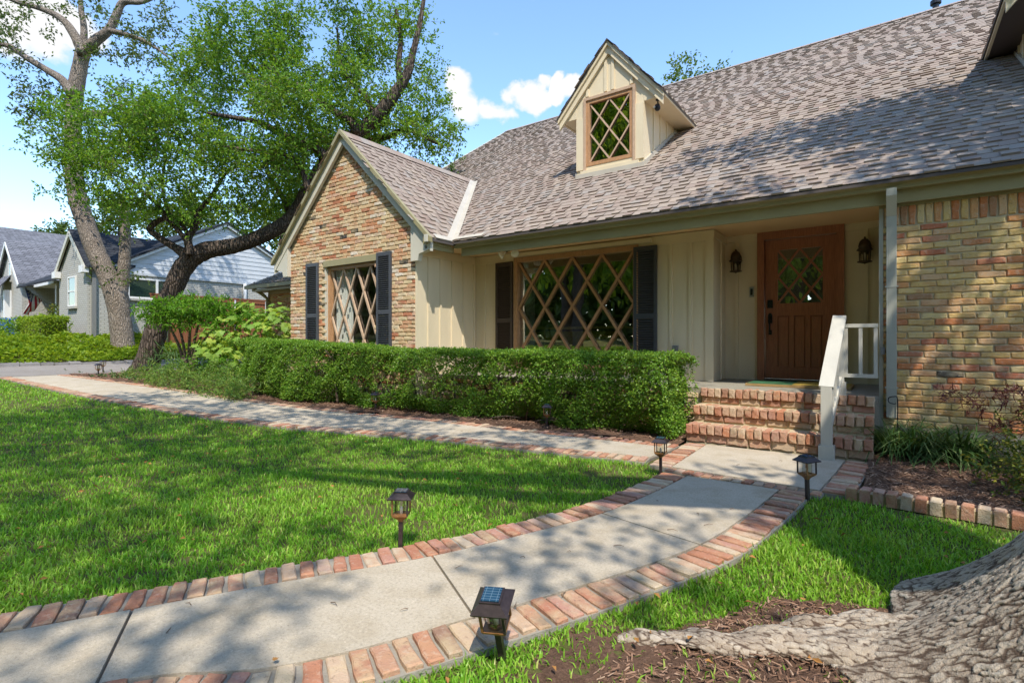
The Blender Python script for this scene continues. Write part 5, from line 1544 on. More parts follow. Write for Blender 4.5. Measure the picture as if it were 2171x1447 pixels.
def on_hedge(n, seed):
    r, t, x, y, nx, ny, H = hedge_pts(n, seed)
    which = r.uniform(0, 1, n)
    w = r.uniform(0, 1, n)
    g0 = gz(x)
    lump = .045 * np.sin(t * 5.3 + 1) + .05 * np.sin(t * 2.1) + .03 * np.sin(t * 11 + w * 9)
    # front face, top, back, ends
    z = np.where(which < .58, w * H, np.where(which < .86, H, w * H))
    under = np.where(z < .42, .16 * np.clip((.42 - z) / .42, 0, 1) ** 1.5 * (1 + .9 * np.sin(t * 3.7)), 0)
    dep = np.where(which < .58, under - lump * (z < H * .92) * 1.0 + r.exponential(.035, n), np.where(which < .86, w * DEP, DEP - r.exponential(.03, n)))
    dep = np.where(which >= .94, r.uniform(.05, DEP, n), dep)
    edge_round = np.where((which >= .58) & (which < .86), .06 * np.exp(-dep / .06) + .06 * np.exp(-(DEP - dep) / .06), 0)
    zz = z - edge_round - np.where((which >= .58) & (which < .86), r.exponential(.018, n), 0)
    P = np.c_[x - nx * dep, y - ny * dep, g0 + zz + .0]
    # ends
    e = which >= .94
    k = r.uniform(0, 1, n) < .6
    xe = np.where(k, fl[0, 0], fl[-1, 0]); ye = np.where(k, fl[0, 1], fl[-1, 1])
    P[e] = np.c_[xe[e] + np.where(k[e], -1, 1) * r.exponential(.03, e.sum()) + .02 * np.sin(z[e] * 14), ye[e] + dep[e], gz(xe[e]) + z[e]]
    P[:, 2] = np.maximum(P[:, 2], g0 + .03 + .10 * (np.sin(t * 2.9 + 2) > .2) * r.uniform(0, 1, n))
    D = np.c_[np.where(which < .58, nx, 0) + np.where(e, np.where(k, 1, -1), 0), np.where(which < .58, ny, 0), np.where((which >= .58) & (which < .86), 1.0, .25)]
    # gaps where old wood shows: thin patches in the middle height
    hole = np.zeros(n, bool)
    for (tc, zc, rt, rz) in [(3.0, .50, .30, .10), (3.7, .52, .35, .14), (4.3, .48, .34, .15), (2.2, .55, .22, .10), (4.9, .44, .2, .1), (2.6, .42, .2, .08), (5.7, .5, .12, .08), (1.3, .42, .12, .07), (3.4, .30, .5, .08), (4.6, .3, .3, .08), (6.3, .55, .10, .07)]:
        q = ((t - tc) / rt) ** 2 + ((z - zc) / rz) ** 2
        hole |= (q < 1) & (which < .94) & (r.uniform(0, 1, n) < 0.86) & ~((which >= .58) & (which < .86))
    for tc in (6.95, 7.55, 8.0, 8.6, 9.0, 9.35):
        hole |= (np.abs(t - tc - .05 * np.sin(z * 6)) < .05 + .06 * (1 - z)) & (which < .58) & (z < .9) & (r.uniform(0, 1, n) < .8)
    ok = ~hole
    return P[ok], D[ok]
P, D = on_hedge(36000, 5)
V, F, TV, TF = sprays(P, D, 6, .052, .028, .018, 51, .0, .0018, 1.3)
hf = foliage('foliage', hedge, M['box_leaf'], [(V, F)])
twigs('twigs', hf, M['twig'], TV, TF)
rr = np.random.default_rng(8)
for k in range(26):
    t = rr.uniform(.2, cumh[-1] - .1); x = np.interp(t, cumh, fl[:, 0]); y = np.interp(t, cumh, fl[:, 1]) + .3 + rr.uniform(-.08, .08)
    z0 = float(gz(x))
    limb('stem', [(x, y, z0 - .02), (x + rr.normal(0, .06), y - .06, z0 + .3), (x + rr.normal(0, .16), y + rr.normal(0, .1), z0 + .6), (x + rr.normal(0, .22), y + rr.normal(0, .12), z0 + .9)], [.022, .017, .011, .006], hedge, M['bark_small'], 6, 4, .1, k)
# dead twigs at the foot of the hedge
tw = thing('dead_twigs', 'bare grey dead twigs lying in the mulch under the hedge', 'twigs', (-3.6, 5.75, .05))
for (x, y, a, L_) in [(-4.35, 5.60, .1, .45), (-3.2, 5.75, 2.9, .5), (-3.7, 5.68, .4, .3)]:
    q = np.array([x, y, .06]); d = np.array([math.cos(a), math.sin(a) * .3, .08])
    MB().tube([q, q + d * L_ * .5 + np.array([0, 0, .02]), q + d * L_], [.008, .006, .003], 5).build('twig', M['bark_small'], tw, True)
    for s in (.4, .65): MB().tube([q + d * L_ * s, q + d * L_ * (s + .25) + np.array([.02, -.07, .05])], [.004, .002], 4).build('twig', M['bark_small'], tw, True)

# feathery shrubs and low cover between the hedge and the tree
def shrub(name, label, cat, blobs, mat, dens, per, length, L, W, seed, loc, group=None, twig=True, droop=.2):
    t = thing(name, label, cat, loc, group)
    crown(t, mat, blobs, dens, per, length, L, W, seed, M['twig'] if twig else None, 'foliage', .5, droop, .002)
    return t
def fb(l, d):
    return [(at(a, b, dd if dd else d), np.array([c, c, c * .8]) * (dd if dd else d) / 1120) for (a, b, c, dd) in l]
G_ = 'feathery shrubs between the leaning tree and the hedge'
shrub('feathery_shrub', 'wispy mid green shrub beside the solar light, just short of the hedge', 'shrub', fb([(440, 815, 34, 9.6), (480, 822, 34, 9.3), (515, 825, 30, 9.1), (470, 790, 28, 10), (500, 838, 22, 8.8)], 9.5), M['juniper_leaf'], 1500, 9, .16, .07, .015, 61, (-8.9, 5.0, .1), G_)
shrub('feathery_shrub', 'wispy yellow green shrub with pale shoots in front of the small maple', 'shrub', fb([(360, 800, 32, 10.6), (395, 812, 34, 10.2), (330, 795, 24, 11.2), (380, 790, 26, 10.8)], 10.5), M['juniper_leaf'], 1500, 9, .17, .075, .015, 62, (-10.9, 4.9, .14), G_)
shrub('feathery_shrub', 'low wispy shrub at the foot of the leaning tree', 'shrub', fb([(285, 803, 22, 12), (305, 800, 22, 12), (320, 815, 20, 11.2), (265, 800, 14, 12.3)], 12), M['juniper_leaf'], 1500, 8, .17, .075, .016, 63, (-12.9, 4.8, .2), G_)
shrub('ground_plant', 'bluish green low leafy plants along the walk near the driveway', 'ground cover', fb([(210, 803, 9, 12.2), (235, 803, 9, 12), (255, 806, 9, 11.8), (180, 800, 8, 13), (150, 797, 7, 13.5), (280, 812, 8, 11.3)], 12), M['strap_leaf'], 1700, 7, .14, .07, .04, 64, (-13.8, 4.6, .25))
shrub('iris_clump', 'dark green upright strap leaved clump behind the small maple', 'plant', fb([(350, 772, 20, 12.8), (375, 770, 18, 12.8), (335, 785, 16, 12.6)], 12.8), M['strap_leaf'], 900, 5, .34, .26, .018, 65, (-14.4, 6.2, .25), None, False, -.2)
shrub('leafy_shrub', 'dark green shrub filling the shade under the lobed leaved shrub', 'shrub', fb([(430, 775, 26, 11), (480, 785, 26, 10.6), (530, 790, 26, 10.4), (560, 770, 26, 10.8), (450, 745, 20, 11.4), (575, 800, 22, 10), (600, 820, 18, 9.4), (425, 775, 26, 12.2), (455, 780, 24, 11.8), (400, 780, 20, 12.4), (490, 775, 24, 11.4)], 11), M['maple_leaf'], 900, 8, .2, .06, .03, 66, (-11, 5.6, .1))
# plants on the right bed
lir = thing('liriope_clump', 'dark green arching strap leaved clump against the brick wall by the downspout', 'plant', (.3, 6.2, 0))
rr = np.random.default_rng(14)
def strap_leaves(cx, cy, n, rad, L, w, seed, z0=0.0, hgt=1.0):
    r = np.random.default_rng(seed)
    V = []; F = []
    for i in range(n):
        a = r.uniform(0, 2 * np.pi); q = r.uniform(0, rad) ; bx, by = cx + q * math.cos(a) * 1.0, cy + q * math.sin(a) * .7
        a2 = a + r.normal(0, .6); ln = L * r.uniform(.6, 1.2); el = r.uniform(.5, 1.35) * hgt; ww = w * r.uniform(.6, 1.2)
        pts = []
        x, y, z = bx, by, z0
        for s in range(6):
            t = s / 5
            e = el - t * r.uniform(1.3, 2.3)
            pts.append((x, y, max(z, .006)))
            x += math.cos(a2) * math.cos(e) * ln / 5; y += math.sin(a2) * math.cos(e) * ln / 5; z += math.sin(e) * ln / 5
        b = len(V)
        for s, p in enumerate(pts):
            k = ww * (1 - (s / 5) ** 2 * .9) * .5
            V += [(p[0] - math.sin(a2) * k, p[1] + math.cos(a2) * k, p[2]), (p[0] + math.sin(a2) * k, p[1] - math.cos(a2) * k, p[2])]
        F += [(b + 2 * s, b + 2 * s + 1, b + 2 * s + 3, b + 2 * s + 2) for s in range(5)]
    return V, F
V = []; F = []
for (cx_, cy_, n, s_) in [(.02, 6.12, 230, 1), (.28, 6.12, 260, 2), (.52, 6.16, 240, 3), (.15, 6.28, 160, 4), (.42, 6.3, 160, 5)]:
    v, f = strap_leaves(cx_, cy_, n, .17, .60, .014, s_)
    F += [tuple(i + len(V) for i in q) for q in f]; V += v
o = np_mesh('foliage', V, np.array(F), M['strap_leaf'], lir); tag(o, kind='stuff')
ab = thing('abelia_bush', 'low bushy green shrub with yellow tipped leaves at the edge of the bed', 'shrub', (.85, 5.2, 0))
crown(ab, M['abelia_leaf'], [((.95, 5.15, .20), (.34, .34, .2)), ((.72, 5.3, .14), (.2, .22, .13)), ((.98, 5.45, .34), (.3, .3, .22)), ((1.15, 5.0, .28), (.35, .35, .25)), ((.82, 5.0, .18), (.24, .26, .17)), ((.9, 4.85, .12), (.2, .2, .12))], 1100, 9, .13, .034, .022, 71, M['twig'], 'foliage', .5, .05, .0025)
rm_ = thing('red_maple', 'fine leaved red maple reaching in over the bed from beyond the picture edge', 'small tree', (1.9, 5.6, 0))
limb('trunk', [(1.95, 5.6, -.02), (1.88, 5.6, .4), (1.7, 5.65, .75), (1.35, 5.7, .82), (1.05, 5.75, .86)], [.04, .034, .026, .016, .006], rm_, M['bark_small'], 8, 5, .08, 3)
for k, pts_ in enumerate([[(1.5, 5.68, .80), (1.1, 5.8, .70), (.72, 5.9, .68), (.48, 6.0, .62)], [(1.6, 5.66, .78), (1.2, 5.7, .60), (.9, 5.8, .46), (.68, 5.9, .36)], [(1.7, 5.65, .74), (1.3, 5.5, .66), (1.0, 5.5, .58)], [(1.3, 5.7, .82), (1.0, 5.6, .95), (.9, 5.6, .98)]]):
    limb('limb', pts_, [.014, .009, .005, .002][:len(pts_)], rm_, M['bark_small'], 6, 4, .05, k)
bl = [((.52, 5.98, .62), (.10, .1, .05)), ((.66, 5.95, .60), (.10, .1, .05)), ((.80, 5.85, .64), (.12, .12, .06)), ((.95, 5.8, .62), (.14, .12, .08)), ((.98, 5.7, .54), (.14, .12, .08)), ((.72, 5.9, .38), (.1, .1, .05)), ((.66, 5.9, .32), (.06, .06, .03)), ((1.1, 5.6, .7), (.2, .2, .12)), ((1.4, 5.7, .85), (.35, .35, .15)), ((1.0, 5.6, .47), (.14, .14, .06)), ((.38, 6.05, .66), (.05, .05, .03))]
crown(rm_, M['red_leaf'], bl, 1500, 12, .10, .075, .009, 73, M['twig'], 'crown', .6, .5, .0015)

# the big tree close by: flared trunk with a surface root; its crown is above the frame and throws the dappled shade
big = thing('big_tree', 'huge pale ridged tree trunk with a root snaking over the mulch', 'tree', (1.15, 2.30, 0))
TC = np.array([1.12, 2.28])
th = np.concatenate([np.linspace(RAD(105), RAD(300), 860, endpoint=False), np.linspace(RAD(300), RAD(465), 90, endpoint=False)])
na = len(th)
zz = np.concatenate([np.linspace(-.06, 1.0, 250), np.linspace(1.03, 4.0, 50)])
nz = len(zz)
TH, ZZ = np.meshgrid(th, zz)
def lob(t, c, w): 
    d = (t - c + np.pi) % (2 * np.pi) - np.pi
    return np.exp(-(d / w) ** 2)
Zp = np.maximum(ZZ, 0)
core = .47 + .05 * np.sin(3 * TH + 1) + .03 * np.sin(5 * TH)
flare = .70 * np.exp(-Zp / .62) * (1 + .10 * np.sin(6 * TH + .5)) + .16 * np.exp(-Zp / .10) * lob(TH, RAD(184), .16) + .10 * np.exp(-Zp / .15) * lob(TH, RAD(150), .25)
RR = core + flare
def worley(p, cell, seed):
    """distance to nearest and second feature point on a jittered 3-D grid"""
    r = np.random.default_rng(seed); tab = r.uniform(0, 1, (4096, 3))
    q = p / cell; b = np.floor(q).astype(np.int64)
    f1 = np.full(len(p), 9.0); f2 = np.full(len(p), 9.0); cid = np.zeros(len(p))
    for dx in (-1, 0, 1):
        for dy in (-1, 0, 1):
            for dz in (-1, 0, 1):
                c = b + np.array([dx, dy, dz])
                h = ((c[:, 0] * 73856093) ^ (c[:, 1] * 19349663) ^ (c[:, 2] * 83492791)) & 4095
                d = np.linalg.norm(c + tab[h] - q, axis=1)
                m = d < f1
                cid = np.where(m, tab[h][:, 0], cid)
                f2 = np.where(m, f1, np.minimum(f2, d)); f1 = np.where(m, d, f1)
    worley.cid = cid
    return f1, f2
arcv = np.cumsum(np.hypot(np.diff(RR, axis=0, prepend=RR[:1]), np.diff(ZZ, axis=0, prepend=ZZ[:1])), axis=0)
U2, V2 = TH * .95 - .06 * np.sin(arcv * 2.2), arcv
def warp(u, v, amps):
    du = dv = 0
    for fq, am, ph in amps:
        du = du + am * np.sin(v * fq + u * fq * .6 + ph) ; dv = dv + am * np.sin(u * fq * 1.1 - v * fq * .5 + ph * 2)
    return u + du, v + dv
wu, wv2 = warp(U2, V2, ((13., .012, 1), (31., .010, 2), (83., .006, 3), (171., .003, 5)))
f1, f2 = worley(np.c_[wu.ravel() / .026, wv2.ravel() / .060, np.zeros(wu.size)], 1.0, 5)
tone = worley.cid.reshape(TH.shape).copy()
plate = np.clip((f2 - f1) / .36, 0, 1).reshape(TH.shape)
f1b, f2b = worley(np.c_[wu.ravel() / .011, wv2.ravel() / .021, np.ones(wu.size) * .3], 1.0, 6)
fine = np.clip((f2b - f1b) / .4, 0, 1).reshape(TH.shape); tone2 = worley.cid.reshape(TH.shape).copy()
top = np.minimum(plate, .8) / .8
RR = RR + .012 * (top ** .6) * (.35 + .65 * tone) + .0035 * fine * (.4 + .6 * tone2) - .008
lean = np.maximum(ZZ, 0) * .10
V = np.c_[(TC[0] + RR * np.cos(TH) + lean).ravel(), (TC[1] + RR * np.sin(TH) - lean * .5).ravel(), ZZ.ravel()]
idx = np.arange(na * nz).reshape(nz, na)
F = np.stack([idx[:-1], np.roll(idx, -1, 1)[:-1], np.roll(idx, -1, 1)[1:], idx[1:]], -1).reshape(-1, 4)
g = N('pale_plated_bark')
at_ = g.n('ShaderNodeAttribute', attribute_name='crack')
n1 = g.noise(3, 4, .6, g.pos()); n2 = g.noise(45, 4, .65, g.pos()); n3 = g.noise(150, 3, .6, g.pos())
cc = g.mix(g.rng(n1, .3, .7), (0.47, 0.385, 0.29), (0.36, 0.285, 0.21))
tn = g.n('ShaderNodeAttribute', attribute_name='tone')
cc = g.mix(.55, cc, g.ramp(tn.outputs['Fac'], [(0.1, (0.20, 0.145, 0.10)), (0.4, (0.33, 0.26, 0.19)), (0.65, (0.45, 0.375, 0.285)), (0.9, (0.56, 0.485, 0.385))]))
cc = g.mix(g.rng(n2, .40, .66, 0, .45), cc, (0.25, 0.195, 0.145))
cc = g.mix(g.rng(n3, .5, .75, 0, .4), cc, (0.62, 0.56, 0.47))
cc = g.mix(g.rng(at_.outputs['Fac'], .42, .10, 0, .95), cc, (0.085, 0.055, 0.038))
M['big_bark'] = g.out(g.principled(cc, .95, g.bump(g.math('ADD', n2, g.math('MULTIPLY', n3, .5)), .008), .1))
def with_crack(o, val, tone=None):
    if tone is not None:
        b = o.data.attributes.new('tone', 'FLOAT', 'POINT'); b.data.foreach_set('value', np.asarray(tone, np.float32))
    a = o.data.attributes.new('crack', 'FLOAT', 'POINT')
    a.data.foreach_set('value', np.asarray(val, np.float32).ravel())
tr = np_mesh('trunk', V, F, M['big_bark'], big, smooth=True)
with_crack(tr, np.clip(plate * (.6 + .4 * fine), 0, 1).ravel(), (.6 * tone + .4 * tone2).ravel())
def root_mesh(pts, rad, seed, flat=.46, n=72, per=26):
    P = catmull(pts, per); rr = np.interp(np.linspace(0, len(pts) - 1, len(P)), np.arange(len(pts)), rad)
    T = np.gradient(P, axis=0); T /= np.linalg.norm(T, axis=1, keepdims=True)
    S = np.cross(T, [0, 0, 1]); S /= np.linalg.norm(S, axis=1, keepdims=True); U = np.cross(S, T)
    a = np.linspace(0, 2 * np.pi, n, endpoint=False)
    C = P[:, None, :] + S[:, None, :] * (np.cos(a)[None, :, None] * rr[:, None, None]) + U[:, None, :] * (np.sin(a)[None, :, None] * rr[:, None, None] * flat)
    q = C.reshape(-1, 3)
    f1, f2 = worley(q * np.array([.8, 1.3, 1.3]) + .012 * np.sin(q[:, [1, 2, 0]] * 60), .035, seed); pl = np.clip((f2 - f1) / .35, 0, 1); tn_ = worley.cid.copy()
    nn = (C - P[:, None, :]).reshape(-1, 3); nn /= np.linalg.norm(nn, axis=1, keepdims=True)
    lump = .010 * np.sin(q[:, 0] * 23 + 1) * np.sin(q[:, 1] * 17) + .008 * np.sin(q[:, 1] * 31 + q[:, 0] * 9)
    q = q + nn * (.011 * (np.minimum(pl, .8) / .8) ** .6 * (.35 + .65 * tn_) - .008 + lump)[:, None]
    m = len(P); idx = np.arange(m * n).reshape(m, n)
    F = np.stack([idx[:-1], np.roll(idx, -1, 1)[:-1], np.roll(idx, -1, 1)[1:], idx[1:]], -1).reshape(-1, 4)
    o = np_mesh('root', q, F[:, ::-1], M['big_bark'], big, smooth=True); with_crack(o, pl, tn_)
root_mesh([(.25, 2.16, .08), (-.05, 2.22, .02), (-.32, 2.15, -.012), (-.52, 2.03, -.018), (-.70, 1.95, -.022), (-.86, 1.86, -.05)], [.16, .12, .09, .066, .048, .03], 4)
root_mesh([(.3, 2.35, .08), (-.0, 2.42, .03), (-.2, 2.38, .0), (-.36, 2.28, -.02), (-.5, 2.18, -.06)], [.16, .09, .055, .035, .018], 7)
limb('limb', [(1.5, 2.1, 3.8), (1.6, 1.6, 5.0), (1.2, .6, 6.4), (.6, -.6, 7.6), (-.3, -1.6, 8.4)], [.36, .28, .2, .13, .06], big, M['bark_pale'], 14, 6, .05, 1)
limb('limb', [(1.5, 2.1, 3.8), (2.0, 2.8, 5.2), (2.6, 4.0, 6.6), (3.0, 5.4, 7.8)], [.34, .27, .18, .08], big, M['bark_pale'], 14, 6, .05, 2)
limb('limb', [(1.55, 1.8, 4.4), (.2, .2, 5.6), (-1.8, -1.0, 6.6), (-3.8, -1.4, 7.2), (-5.4, -1.2, 7.4)], [.16, .11, .07, .045, .02], big, M['bark_pale'], 12, 6, .05, 3)
CB = [(-5.4, -1.2, 6.9, .9), (-4.4, -0.2, 6.6, .8), (-3.6, -1.6, 7.2, .9), (-2.6, -0.5, 6.8, .8), (-2.2, 1.0, 7.2, .75), (-1.4, -1.2, 7.4, .8), (-0.9, 0.4, 7.0, .7), (-3.6, 1.2, 7.0, .8), (-5.6, 0.6, 6.6, .8), (-4.6, -2.6, 7.0, .9),
      (-2.4, -2.8, 7.6, .9), (-6.6, -0.6, 6.4, .8), (-1.9, 2.0, 7.6, .7), (0.3, 1.2, 7.6, .7), (1.0, -0.2, 7.2, .55), (0.2, 2.2, 7.8, .7), (3.0, 3.9, 7.0, 1.0), (2.4, 4.6, 7.6, .9), (3.6, 4.8, 7.0, .9),
      (2.6, 6.3, 7.4, 1.1), (1.9, 6.0, 7.8, 1.0), (3.4, 6.6, 7.4, 1.1), (0.8, 6.0, 7.8, .9), (2.4, 5.4, 7.8, 1.0), (1.2, 6.7, 7.2, .8), (-.2, 5.9, 8.0, .55), (3.8, 5.8, 7.6, .8), (1.8, -1.0, 6.8, .5), (2.4, 0.6, 6.8, .7), (3.2, 1.6, 6.8, .8), (3.4, 2.8, 6.4, .8), (0.9, 3.6, 8.0, .6), (-0.6, -2.9, 7.6, .8), (0.8, -2.6, 7.4, .6), (0.3, -3.3, 7.2, .6), (1.5, -3.4, 7.0, .5), (-3.4, -3.4, 7.2, .8), (-5.8, -2.4, 7.0, .8), (-7.6, .4, 6.2, .7)]
bl = [(np.array([x, y, z]), np.array([r_, r_, r_ * .6])) for x, y, z, r_ in CB]
crown(big, M['dark_leaf'], bl, 230, 9, .42, .11, .065, 91, M['twig'], shell=.5)

# ------------------------------------------------------------------ grass
def offset_line(L, side, w, per=8):
    C = catmull(L, per); out = []
    for i in range(len(C)):
        t = C[min(i + 1, len(C) - 1)] - C[max(i - 1, 0)]; t = t / np.linalg.norm(t)
        out.append(C[i] + np.array([-t[1], t[0]]) * side * w)
    return out
lawn_l = [tuple(p) for p in offset_line(lowL, 1, .20)] + [tuple(p) for p in offset_line(upL, 1, .20)] + [(-16, 2.8), (-16, -2.6)]
lawn_r = [tuple(p) for p in offset_line(lowR, -1, .20)] + [(-.42, 4.36), (-.25, 4.36), (.66, 4.24), (1.6, 4.1), (3, 3.9), (3, -3)]
def fbm(x, y, seed, sc=1.0):
    r = np.random.default_rng(seed); v = 0
    for k in range(5):
        a = r.uniform(0, 6.28, 4); f = sc * 1.8 ** k
        v = v + (np.sin(x * f * math.cos(a[0]) + y * f * math.sin(a[0]) + a[1]) * np.sin(-x * f * math.sin(a[2]) + y * f * math.cos(a[2]) + a[3])) / 1.35 ** k
    return v
def grass(name, label, poly, bare, seed):
    r = np.random.default_rng(seed)
    P = []
    for r0, r1, dens in ((.9, 1.8, 12000), (1.8, 2.6, 9000), (2.6, 3.6, 6500), (3.6, 5, 4200), (5, 7, 2400), (7, 10, 1300), (10, 17, 650)):
        a0, a1 = RAD(90) + YAW - RAD(85), RAD(90) + YAW + RAD(85)
        n = int(dens * (r1 * r1 - r0 * r0) / 2 * (a1 - a0))
        q = np.sqrt(r.uniform(r0 * r0, r1 * r1, n)); a = r.uniform(a0, a1, n)
        x, y = q * np.cos(a), q * np.sin(a)
        k = in_poly(x, y, poly) & ((np.abs(a - RAD(90) - YAW) < RAD(50)) | (r.uniform(0, 1, n) < .45))
        P.append(np.c_[x[k], y[k]])
    P = np.concatenate(P)
    keep = np.ones(len(P), bool)
    for b, pr in bare:
        i = in_poly(P[:, 0], P[:, 1], b)
        keep &= ~(i & (r.uniform(0, 1, len(P)) < pr))
    f = fbm(P[:, 0], P[:, 1], 5, 2.2)
    keep &= ~((f < -1.15) & (r.uniform(0, 1, len(P)) < .7))
    P = P[keep]; n = len(P)
    d = P[:, 0] * FV[0] + P[:, 1] * FV[1]
    f2 = fbm(P[:, 0], P[:, 1], 9, 3.1)
    L = (.042 + .010 * f2) * r.uniform(.55, 1.25, n); L = np.clip(L, .02, .09)
    W = np.maximum(.0066, d * .00135) * r.uniform(.7, 1.3, n)
    a = r.uniform(0, 2 * np.pi, n); b = a + r.normal(0, .6, n)
    lean = r.uniform(.25, 1.15, n)
    dx, dy = np.cos(a), np.sin(a)
    z0 = gz(P[:, 0]) - .04
    base = np.c_[P, z0]
    s = np.c_[-np.sin(b), np.cos(b), np.zeros(n)] * (W / 2)[:, None]
    mid = base + np.c_[dx * np.sin(lean * .5), dy * np.sin(lean * .5), np.cos(lean * .5)] * (L * .55)[:, None]
    tip = mid + np.c_[dx * np.sin(lean * 1.25), dy * np.sin(lean * 1.25), np.cos(lean * 1.25)] * (L * .55)[:, None]
    V = np.stack([base - s, base + s, mid + s * .9, mid - s * .9, tip], 1).reshape(-1, 3)
    i = np.arange(n)[:, None] * 5
    F = np.concatenate([i + np.array([[0, 1, 2]]), i + np.array([[0, 2, 3]]), i + np.array([[3, 2, 4]])])
    o = np_mesh(name, V, F, M['grass'])
    return tag(o, label, 'grass', kind='stuff')
soilpatch = [(-1.02, 1.50), (-1.0, 1.78), (-.82, 1.92), (-.68, 1.86), (-.78, 1.55), (-.92, 1.40)]
corner = [(-2.6, 4.15), (-1.7, 4.6), (-1.5, 4.2), (-1.62, 3.7)]
grass('lawn', 'lush green lawn of coarse blades between the two walks', lawn_l, [(corner, .5)], 3)
trunkz = [(TC[0] + .75 * math.cos(q), TC[1] + .75 * math.sin(q)) for q in np.linspace(0, 6.2, 16)]
grass('lawn', 'patch of lawn between the lower walk and the big tree', lawn_r, [(bedC, .93), (soilpatch, .75), (trunkz, 1)], 4)
# fallen bits on the walks
rr = np.random.default_rng(6)
lit = MB()
for (x, y) in [(-2.35, 1.0), (-2.2, .85), (-1.9, 1.35), (-1.6, 1.5), (-1.35, 2.4), (-1.2, 2.6), (-1.05, 3.0), (-1.0, 3.4), (-.85, 3.6), (-1.3, 3.5), (-1.5, 2.2), (-1.7, 1.9), (-1.15, 2.0), (-.9, 3.2), (-1.1, 4.9), (-.8, 5.3), (-1.9, 2.0), (-2.5, 4.9), (-4.2, 4.8), (-3.1, 5.0), (-1.25, 1.75)]:
    a = rr.uniform(0, 6.3); L_ = rr.uniform(.02, .06); p = Vector((x, y, .006)); d = Vector((math.cos(a), math.sin(a), .05))
    lit.tube([p, p + d * L_ * .5 + Vector((.004, .003, .006)), p + d * L_], [.0022, .002, .001], 4)
o = lit.build('litter', M['twig']); tag(o, 'tiny dark twigs fallen on the concrete walks', 'litter', kind='stuff')
for (x, y, lab) in [(-1.70, .98, 'curled greenish yellow leaf lying on the lower walk'), (-.62, 2.45, 'orange fallen leaf on the mulch above the surface root'), (-.30, 2.50, 'small orange fallen leaf on the mulch close to the trunk')]:
    v, f = lobed_leaf(.022)
    m = MB(); m.add([(x + a, y + b, gz(x) + .016 + abs(a) * .4 + c) for a, b, c in v], f); o = m.build('fallen_leaf', M['dry_leaf']); tag(o, lab, 'leaf')

# ------------------------------------------------------------------ the neighbours
kerb = thing('stone_edging', 'broken row of rough edging stones along the far side of the driveway', 'edging', (-19.1, 5, .4))
y = .5; k = 0
while y < 11:
    L_ = random.uniform(.28, .6)
    m = MB(); m.prism([(-19.2, y, .3), (-18.97, y + .02, .3), (-18.99, y + .03, .39 + random.uniform(.05, .09)), (-19.2, y, .39 + random.uniform(.06, .12))], (random.uniform(-.02, .02), L_ - random.uniform(.02, .06), 0))
    m.build('stone', M['stone'], kerb); y += L_
def bank_leaves(n, x0, x1, y0, y1, hgt, seed):
    r = np.random.default_rng(seed)
    x = r.uniform(x0, x1, n); y = r.uniform(y0, y1, n)
    h = hgt * (.6 + .25 * fbm(x, y, 3, 2.0)) * np.clip((-18.95 - x) / .6, .25, 1)
    z = gz(x) + np.maximum(h, .03) * r.uniform(.3, 1.0, n) ** .5
    return np.c_[x, y, z], np.c_[r.normal(.5, .6, n), r.normal(-.2, .6, n), r.uniform(.1, .9, n)]
P, D = bank_leaves(30000, -23.3, -19.12, .5, 15, .42, 5)
V, F = leaf_cloud(P, D, .12, .085, seed=3)
gcov = foliage('ground_cover', None, M['lime_leaf'], [(V, F)]); tag(gcov, 'sunny yellow green ground cover on the bank past the driveway', 'ground cover')
def clipped(name, label, x0, x1, y0, y1, z0, z1, mat, n, seed, L=.07, W=.05, cat='hedge', group=None):
    t = thing(name, label, cat, ((x0 + x1) / 2, (y0 + y1) / 2, z0), group)
    r = np.random.default_rng(seed)
    u = r.uniform(0, 1, (n, 3)); ax = r.integers(0, 5, n)
    u[ax == 0, 0] = 0; u[ax == 1, 0] = 1; u[ax == 2, 1] = 0; u[(ax >= 3), 2] = 1
    P = np.c_[x0 + (x1 - x0) * u[:, 0], y0 + (y1 - y0) * u[:, 1], z0 + (z1 - z0) * u[:, 2]] + r.normal(0, .04, (n, 3))
    V, F = leaf_cloud(P, r.normal(0, 1, (n, 3)), L, W, seed=seed)
    foliage('foliage', t, mat, [(V, F)])
    m = MB(); m.box(x0 + .08, x1 - .08, y0 + .08, y1 - .08, z0 - .1, z1 - .1); m.build('inner_branches', M['bark_small'], t)
    return t
clipped('clipped_hedge', 'low clipped yellow green hedge before the gable window of the nearer white house', -25.6, -22.9, 5.1, 5.9, .9, 1.85, M['lime_leaf'], 6000, 3)
clipped('clipped_hedge', 'clipped yellowish hedge block beyond the flag, next to the porch column', -27.3, -26.2, 5.9, 7.2, 1.0, 1.85, M['lime_leaf'], 3500, 4)
shrub('round_shrub', 'loose green shrub below the flag', 'shrub', fb([(20, 698, 26, 19), (45, 702, 20, 19), (0, 700, 24, 19), (62, 695, 14, 19.5)], 19), M['box_leaf'], 260, 8, .25, .1, .06, 81, (-25, 3.2, 1), None, True, .1)
shrub('flowering_shrub', 'small yellow and orange tinted shrub beside the porch column', 'shrub', fb([(114, 655, 10, 23), (120, 662, 9, 22)], 22), M['abelia_leaf'], 400, 8, .2, .09, .06, 82, (-28, 6.7, 1), None, True, .1)

